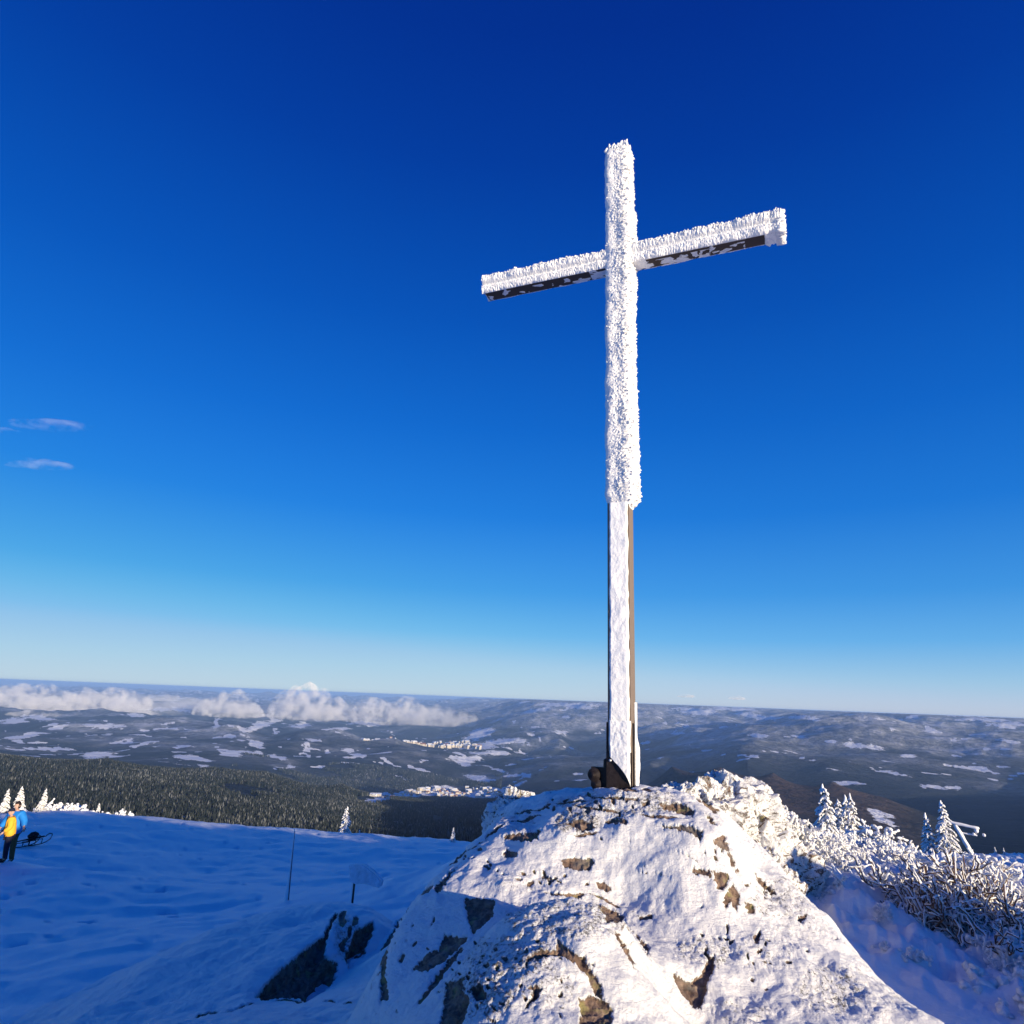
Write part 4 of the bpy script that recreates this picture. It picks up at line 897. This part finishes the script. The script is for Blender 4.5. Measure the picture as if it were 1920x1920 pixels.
keep = (dens > -.42); x, y, r, dens = x[keep], y[keep], r[keep], dens[keep]
z = ground(x, y)
qx, qy, _ = topx(np.stack([x, y, z], -1))
ok = np.ones(len(x), bool)
for cx, cy, rx, ry, an in FIELDS[-20:] + [(700, 1500, 34, 10, 0), (770, 1493, 50, 9, 0), (840, 1485, 60, 16, 0), (905, 1488, 40, 18, 0), (906, 1461, 34, 8, .2)]:
    ok &= ((qx - cx) / rx) ** 2 + ((qy - cy) / (ry * .8)) ** 2 > 1
x, y, z, r, dens = x[ok], y[ok], z[ok], r[ok], dens[ok]; n = len(x)
h = g.uniform(5, 13, n) * (1 + .2 * (r > 2300) + .35 * (r > 3200)); w = h * g.uniform(.17, .27, n)
k = 5; an = np.arange(k) * 2 * math.pi / k
ring = np.stack([np.cos(an), np.sin(an)], -1)
def layer(zb, zt_, ws):
    base = np.stack([x[:, None] + ring[None, :, 0] * (w * ws)[:, None], y[:, None] + ring[None, :, 1] * (w * ws)[:, None], np.repeat((z + h * zb)[:, None], k, 1)], -1)
    tip = np.stack([x, y, z + h * zt_], -1)[:, None]
    return np.concatenate([base, tip], 1)
Vt = np.concatenate([layer(.05, .65, 1.0), layer(.38, 1.0, .68)], 1)      # n, 12, 3
j = np.arange(k); f1 = np.stack([j, (j + 1) % k, np.full(k, k)], -1); f2 = f1 + k + 1
Ft = (np.concatenate([f1, f2])[None] + (np.arange(n) * 2 * (k + 1))[:, None, None]).reshape(-1, 3)
tone = np.repeat(np.clip(g.uniform(0, 1, n) ** 2.3 * .95 + .22 * sstep(-.1, .5, dens), 0, 1), 2 * (k + 1))
tip_ = np.tile(np.r_[np.zeros(k), 1, np.zeros(k), 1], n)
m = N('conifer_forest'); tn = m.attr('tone'); tpv = m.attr('tip')
c = m.ramp(tn, [(0, (.012, .018, .017)), (.5, (.032, .038, .034)), (.8, (.075, .078, .072)), (.97, (.17, .18, .18))])
M_forest = m.fin(c, .9, None, .1)
me = mesh('forest', Vt, Ft, False, {'tone': tone, 'tip': tip_})
link('forest', me, M_forest, kind='stuff', label='dense dark conifer forest on the slope below the snowfield', category='forest')

# ------------------------------------------------------------------ towns
def house_mesh(name, a, b, hh, roof):
    mb = MB(); mb.box((0, 0, hh / 2 - 4), (a, b, hh + 8))
    me = mb.build(name, False)
    V_ = [(-a / 2 - .5, -b / 2 - .6, hh), (a / 2 + .5, -b / 2 - .6, hh), (a / 2 + .5, b / 2 + .6, hh), (-a / 2 - .5, b / 2 + .6, hh), (-a / 2 - .5, 0, hh + roof), (a / 2 + .5, 0, hh + roof)]
    m2 = bpy.data.meshes.new(name + '_roof'); m2.from_pydata(V_, [], [(0, 1, 5, 4), (2, 3, 4, 5), (0, 4, 3), (1, 2, 5), (0, 3, 2, 1)])
    return me, m2
M_wall = simple('pale_render', (.62, .55, .44), .8, .15, .2); M_roof = simple('snowy_roof', (.75, .77, .80), .7, .1, .2); M_roof2 = simple('tiled_roof', (.30, .15, .10), .8, .2, .2)
def join_house(name, a, b, hh, roof, rm):
    w_, r_ = house_mesh(name, a, b, hh, roof)
    import bmesh
    bm = bmesh.new(); bm.from_mesh(w_); nw = len(bm.faces); bm.from_mesh(r_)
    bm.faces.ensure_lookup_table()
    for i, f in enumerate(bm.faces): f.material_index = 0 if i < nw else 1
    me = bpy.data.meshes.new(name); bm.to_mesh(me); bm.free(); me.materials.append(M_wall); me.materials.append(rm); return me
HM = [join_house('house', 16, 11, 8, 5, M_roof), join_house('house', 22, 12, 10, 5, M_roof), join_house('house', 14, 12, 7, 5, M_roof2), join_house('house', 34, 16, 14, 3, M_roof)]
hr = random.Random(9)
def houses(segs, n, s, label, group):
    L = [math.hypot(b[0] - a[0], b[1] - a[1]) for a, b in zip(segs, segs[1:])]; tot = sum(L)
    for i in range(n):
        u = hr.random() * tot; j = 0
        while u > L[j]: u -= L[j]; j += 1
        a, b = segs[j], segs[j + 1]; t = u / L[j]; pxx = a[0] + (b[0] - a[0]) * t; pyy = a[1] + (b[1] - a[1]) * t; sp = a[3]
        d = ray(pxx + hr.uniform(-6, 6), pyy + hr.uniform(-1, 1) * sp)
        # walk out along the ray until it meets the hills
        lo, hi = a[2] * 1000 * .8, a[2] * 1000 * 1.35
        rr_ = np.linspace(lo, hi, 60); zz = ground(d[0] * rr_, d[1] * rr_); hit = np.argmax(zz > d[2] * rr_); rq = rr_[hit] if (zz > d[2] * rr_).any() else a[2] * 1000
        o = bpy.data.objects.new('house', hr.choice(HM[:3] + ([HM[3]] if hr.random() < .3 else []))); COL.objects.link(o)
        xx, yy = d[0] * rq, d[1] * rq; o.location = (xx, yy, gz(xx, yy)); o.rotation_euler = (0, 0, hr.uniform(0, 3)); k_ = s * hr.uniform(.8, 1.4); o.scale = (k_, k_, k_)
        o['label'] = label; o['category'] = 'house'; o['group'] = group
houses([(690, 1502, 4.2, 5), (740, 1496, 4.3, 5), (800, 1486, 4.5, 7), (860, 1490, 4.7, 11), (930, 1492, 4.8, 9)], 150, 1.1, 'small pale house of the nearer village in the valley', 'houses of the nearer village')
houses([(680, 1396, 9, 3), (730, 1392, 9, 5), (790, 1402, 9, 6), (870, 1398, 9, 6), (900, 1402, 9, 4)], 120, 1.9, 'small pale house of the distant town by the tower', 'houses of the distant town')
p_ = ray(712, 1396) * 8900; zz_ = gz(p_[0], p_[1])
tw = empty('tower_building', (p_[0], p_[1], zz_), .6, label='pale high tower block standing above the distant town', category='building')
mb = MB(); mb.box((0, 0, 45), (34, 30, 110)); link('wall', mb.build('wall', False), M_wall, tw)
mb = MB(); mb.box((0, 0, 104), (44, 38, 10)); link('roof', mb.build('roof', False), M_roof, tw)

# ------------------------------------------------------------------ clouds (real volumes hanging in the valley)
def cloud_mat(name, dens, scale, lo, hi):
    m = bpy.data.materials.new(name); m.use_nodes = True; t = m.node_tree; t.nodes.remove(t.nodes['Principled BSDF'])
    v = t.nodes.new('ShaderNodeVolumePrincipled'); v.inputs['Color'].default_value = (1, .975, .94, 1); v.inputs['Anisotropy'].default_value = -0.25
    tc = t.nodes.new('ShaderNodeTexCoord'); nz = t.nodes.new('ShaderNodeTexNoise'); nz.inputs['Scale'].default_value = scale; nz.inputs['Detail'].default_value = 4; nz.inputs['Roughness'].default_value = .62
    t.links.new(tc.outputs['Object'], nz.inputs['Vector'])
    r = t.nodes.new('ShaderNodeMapRange'); r.inputs[1].default_value = lo; r.inputs[2].default_value = hi; r.inputs[3].default_value = 0; r.inputs[4].default_value = dens
    t.links.new(nz.outputs['Fac'], r.inputs[0]); t.links.new(r.outputs[0], v.inputs['Density'])
    t.links.new(v.outputs[0], t.nodes['Material Output'].inputs['Volume']); return m
M_cloud = cloud_mat('cloud_vapour', .011, .0058, .46, .70); M_wisp = cloud_mat('thin_cloud_vapour', .00085, .0030, .44, .72); M_veil = cloud_mat('mist_vapour', .0045, .0060, .40, .64); M_mist = cloud_mat('thin_mist', .0010, .0022, .42, .70)
def cloud(px, py, km, wpx, hpx, seed, label, mat=M_cloud, nb=16, flat=1.0, depth=None, name='cloud'):
    """closed billowing skin: domed top, shallow underside, thin rim"""
    g_ = np.random.default_rng(seed); c = P(px, py + hpx * .32, km * 1000); dpt = float(c @ fw); u = dpt / F0
    a_ = wpx * .62 * u; h_ = hpx * .74 * u * flat; b_ = (depth or max(hpx * 1.1, wpx * .4)) * u * .6
    nr, na = 46, 110
    q_ = np.linspace(0, 1, nr)[:, None]; ph = np.linspace(0, 2 * math.pi, na, endpoint=False)[None]
    rim = 1 + .16 * fbm(np.cos(ph) * 2 + seed, np.sin(ph) * 2, 0, 3, seed)
    X_, Y_ = np.cos(ph) * q_ * rim, np.sin(ph) * q_ * rim
    top = np.zeros_like(X_)
    for i in range(nb):
        cx_, cy_ = g_.uniform(-.85, .85), g_.uniform(-.5, .5); rr_ = g_.uniform(.22, .5); hh_ = g_.uniform(.45, 1.05) * (1 - .6 * abs(cx_)) + .12
        top = np.maximum(top, hh_ * np.sqrt(np.clip(1 - ((X_ - cx_) / rr_) ** 2 - ((Y_ - cy_) / (rr_ * 1.5)) ** 2, 0, 1)))
    top = top + .22 * np.sqrt(np.clip(1 - q_ ** 2, 0, 1)) + .10 * fbm(X_ * 4 + seed, Y_ * 4, 0, 4, seed + 1) * (1 - q_ ** 4)
    top = np.maximum(top, .02) * (1 - q_ ** 8); bot = -(.16 + .06 * fbm(X_ * 3, Y_ * 3 + seed, 1, 3, seed + 2)) * np.sqrt(np.clip(1 - q_ ** 2, 0, 1))
    R2 = np.array([RR[0], RR[1], 0]); R2 /= np.linalg.norm(R2); D2 = np.array([-R2[1], R2[0], 0])
    def W_(zz): return R2 * (X_ * a_)[..., None] + D2 * (Y_ * b_)[..., None] + np.array([0, 0, 1.0]) * (zz * h_)[..., None]
    n1 = nr * na; Ft = gridfaces(nr, na, True); Fb = gridfaces(nr, na, True, n1)[:, ::-1]
    j = np.arange(na); j2 = (j + 1) % na; e0 = (nr - 1) * na
    Fs = np.stack([e0 + j, e0 + j2, n1 + e0 + j2, n1 + e0 + j], -1)[:, ::-1]
    me = mesh(name, np.concatenate([W_(top).reshape(-1, 3), W_(bot).reshape(-1, 3)]), np.concatenate([Ft[:, ::-1], Fb[:, ::-1], Fs[:, ::-1]]))
    import bmesh
    bm = bmesh.new(); bm.from_mesh(me); bmesh.ops.remove_doubles(bm, verts=bm.verts, dist=.5); bmesh.ops.recalc_face_normals(bm, faces=bm.faces); bm.to_mesh(me); bm.free()
    o = link(name, me, mat, label=label, category='cloud'); o.location = c; return o
cloud(45, 1312, 13, 190, 56, 701, 'wide low bank of cloud at the left border above the valley', M_cloud, 14)
cloud(70, 1352, 11, 130, 46, 702, 'low cloud bank nearest the left slope, under the wide one', M_cloud, 10)
cloud(200, 1318, 13, 170, 54, 703, 'rounded valley cloud second from the left border', M_cloud, 14)
cloud(245, 1362, 11, 70, 26, 704, 'small thin puff below the second cloud', M_veil, 7)
cloud(305, 1307, 16, 60, 18, 705, 'small pale cloud wisp behind between two larger clouds', M_veil, 6)
cloud(430, 1322, 13, 110, 56, 706, 'round puffy cloud left of the tall central cloud', M_cloud, 12)
cloud(575, 1322, 13, 140, 66, 707, 'tallest puffy cloud over the valley with a domed top', M_cloud, 16)
cloud(730, 1335, 12.5, 150, 56, 708, 'billowing cloud whose base nearly reaches the town', M_cloud, 16)
cloud(830, 1345, 12, 120, 40, 709, 'ragged right hand end of the cloud row, tapering to a tail', M_veil, 14)
cloud(950, 1355, 12, 46, 22, 710, 'faint lone puff drifting before the frosted hillside', M_veil, 6)
cloud(330, 1330, 15, 640, 44, 716, 'thin pale mist veil linking the valley clouds', M_mist, 16, 1.0)
cloud(760, 1340, 14, 330, 40, 717, 'thin pale mist veil around the right hand clouds', M_mist, 12, 1.0)
cloud(95, 793, 16, 130, 16, 711, 'thin curved white wisp high in the blue sky at left', M_wisp, 12, .6)
cloud(75, 865, 16, 110, 26, 712, 'faint oval wisp below the curved wisp at left', M_wisp, 9, .6)
cloud(5, 804, 16, 60, 12, 713, 'faint wisp cut by the left border of the sky', M_wisp, 6, .6)
cloud(1287, 1304, 30, 30, 9, 714, 'tiny grey scrap of cloud right of the cross above the horizon', M_veil, 7, .7)
cloud(1383, 1307, 30, 28, 12, 715, 'second tiny grey scrap of cloud farther right above the horizon', M_veil, 7, .7)

# ------------------------------------------------------------------ haze
hz = bpy.data.materials.new('haze'); hz.use_nodes = True; t = hz.node_tree; t.nodes.remove(t.nodes['Principled BSDF'])
v = t.nodes.new('ShaderNodeVolumePrincipled'); v.inputs['Density'].default_value = 4.2e-5; v.inputs['Color'].default_value = (.38, .62, 1.0, 1); v.inputs['Anisotropy'].default_value = 0.0
t.links.new(v.outputs[0], t.nodes['Material Output'].inputs['Volume'])
zmin = float(Z.min()) - 1; zmax = 12.0
mb = MB(); mb.box((0, 0, (zmin + zmax) / 2), (230000, 230000, zmax - zmin)); link('haze', mb.build('haze', False), hz, kind='stuff', label='thin blue winter haze over the valley', category='haze')
print('far z range', Z.min(), Z[NS:].max())
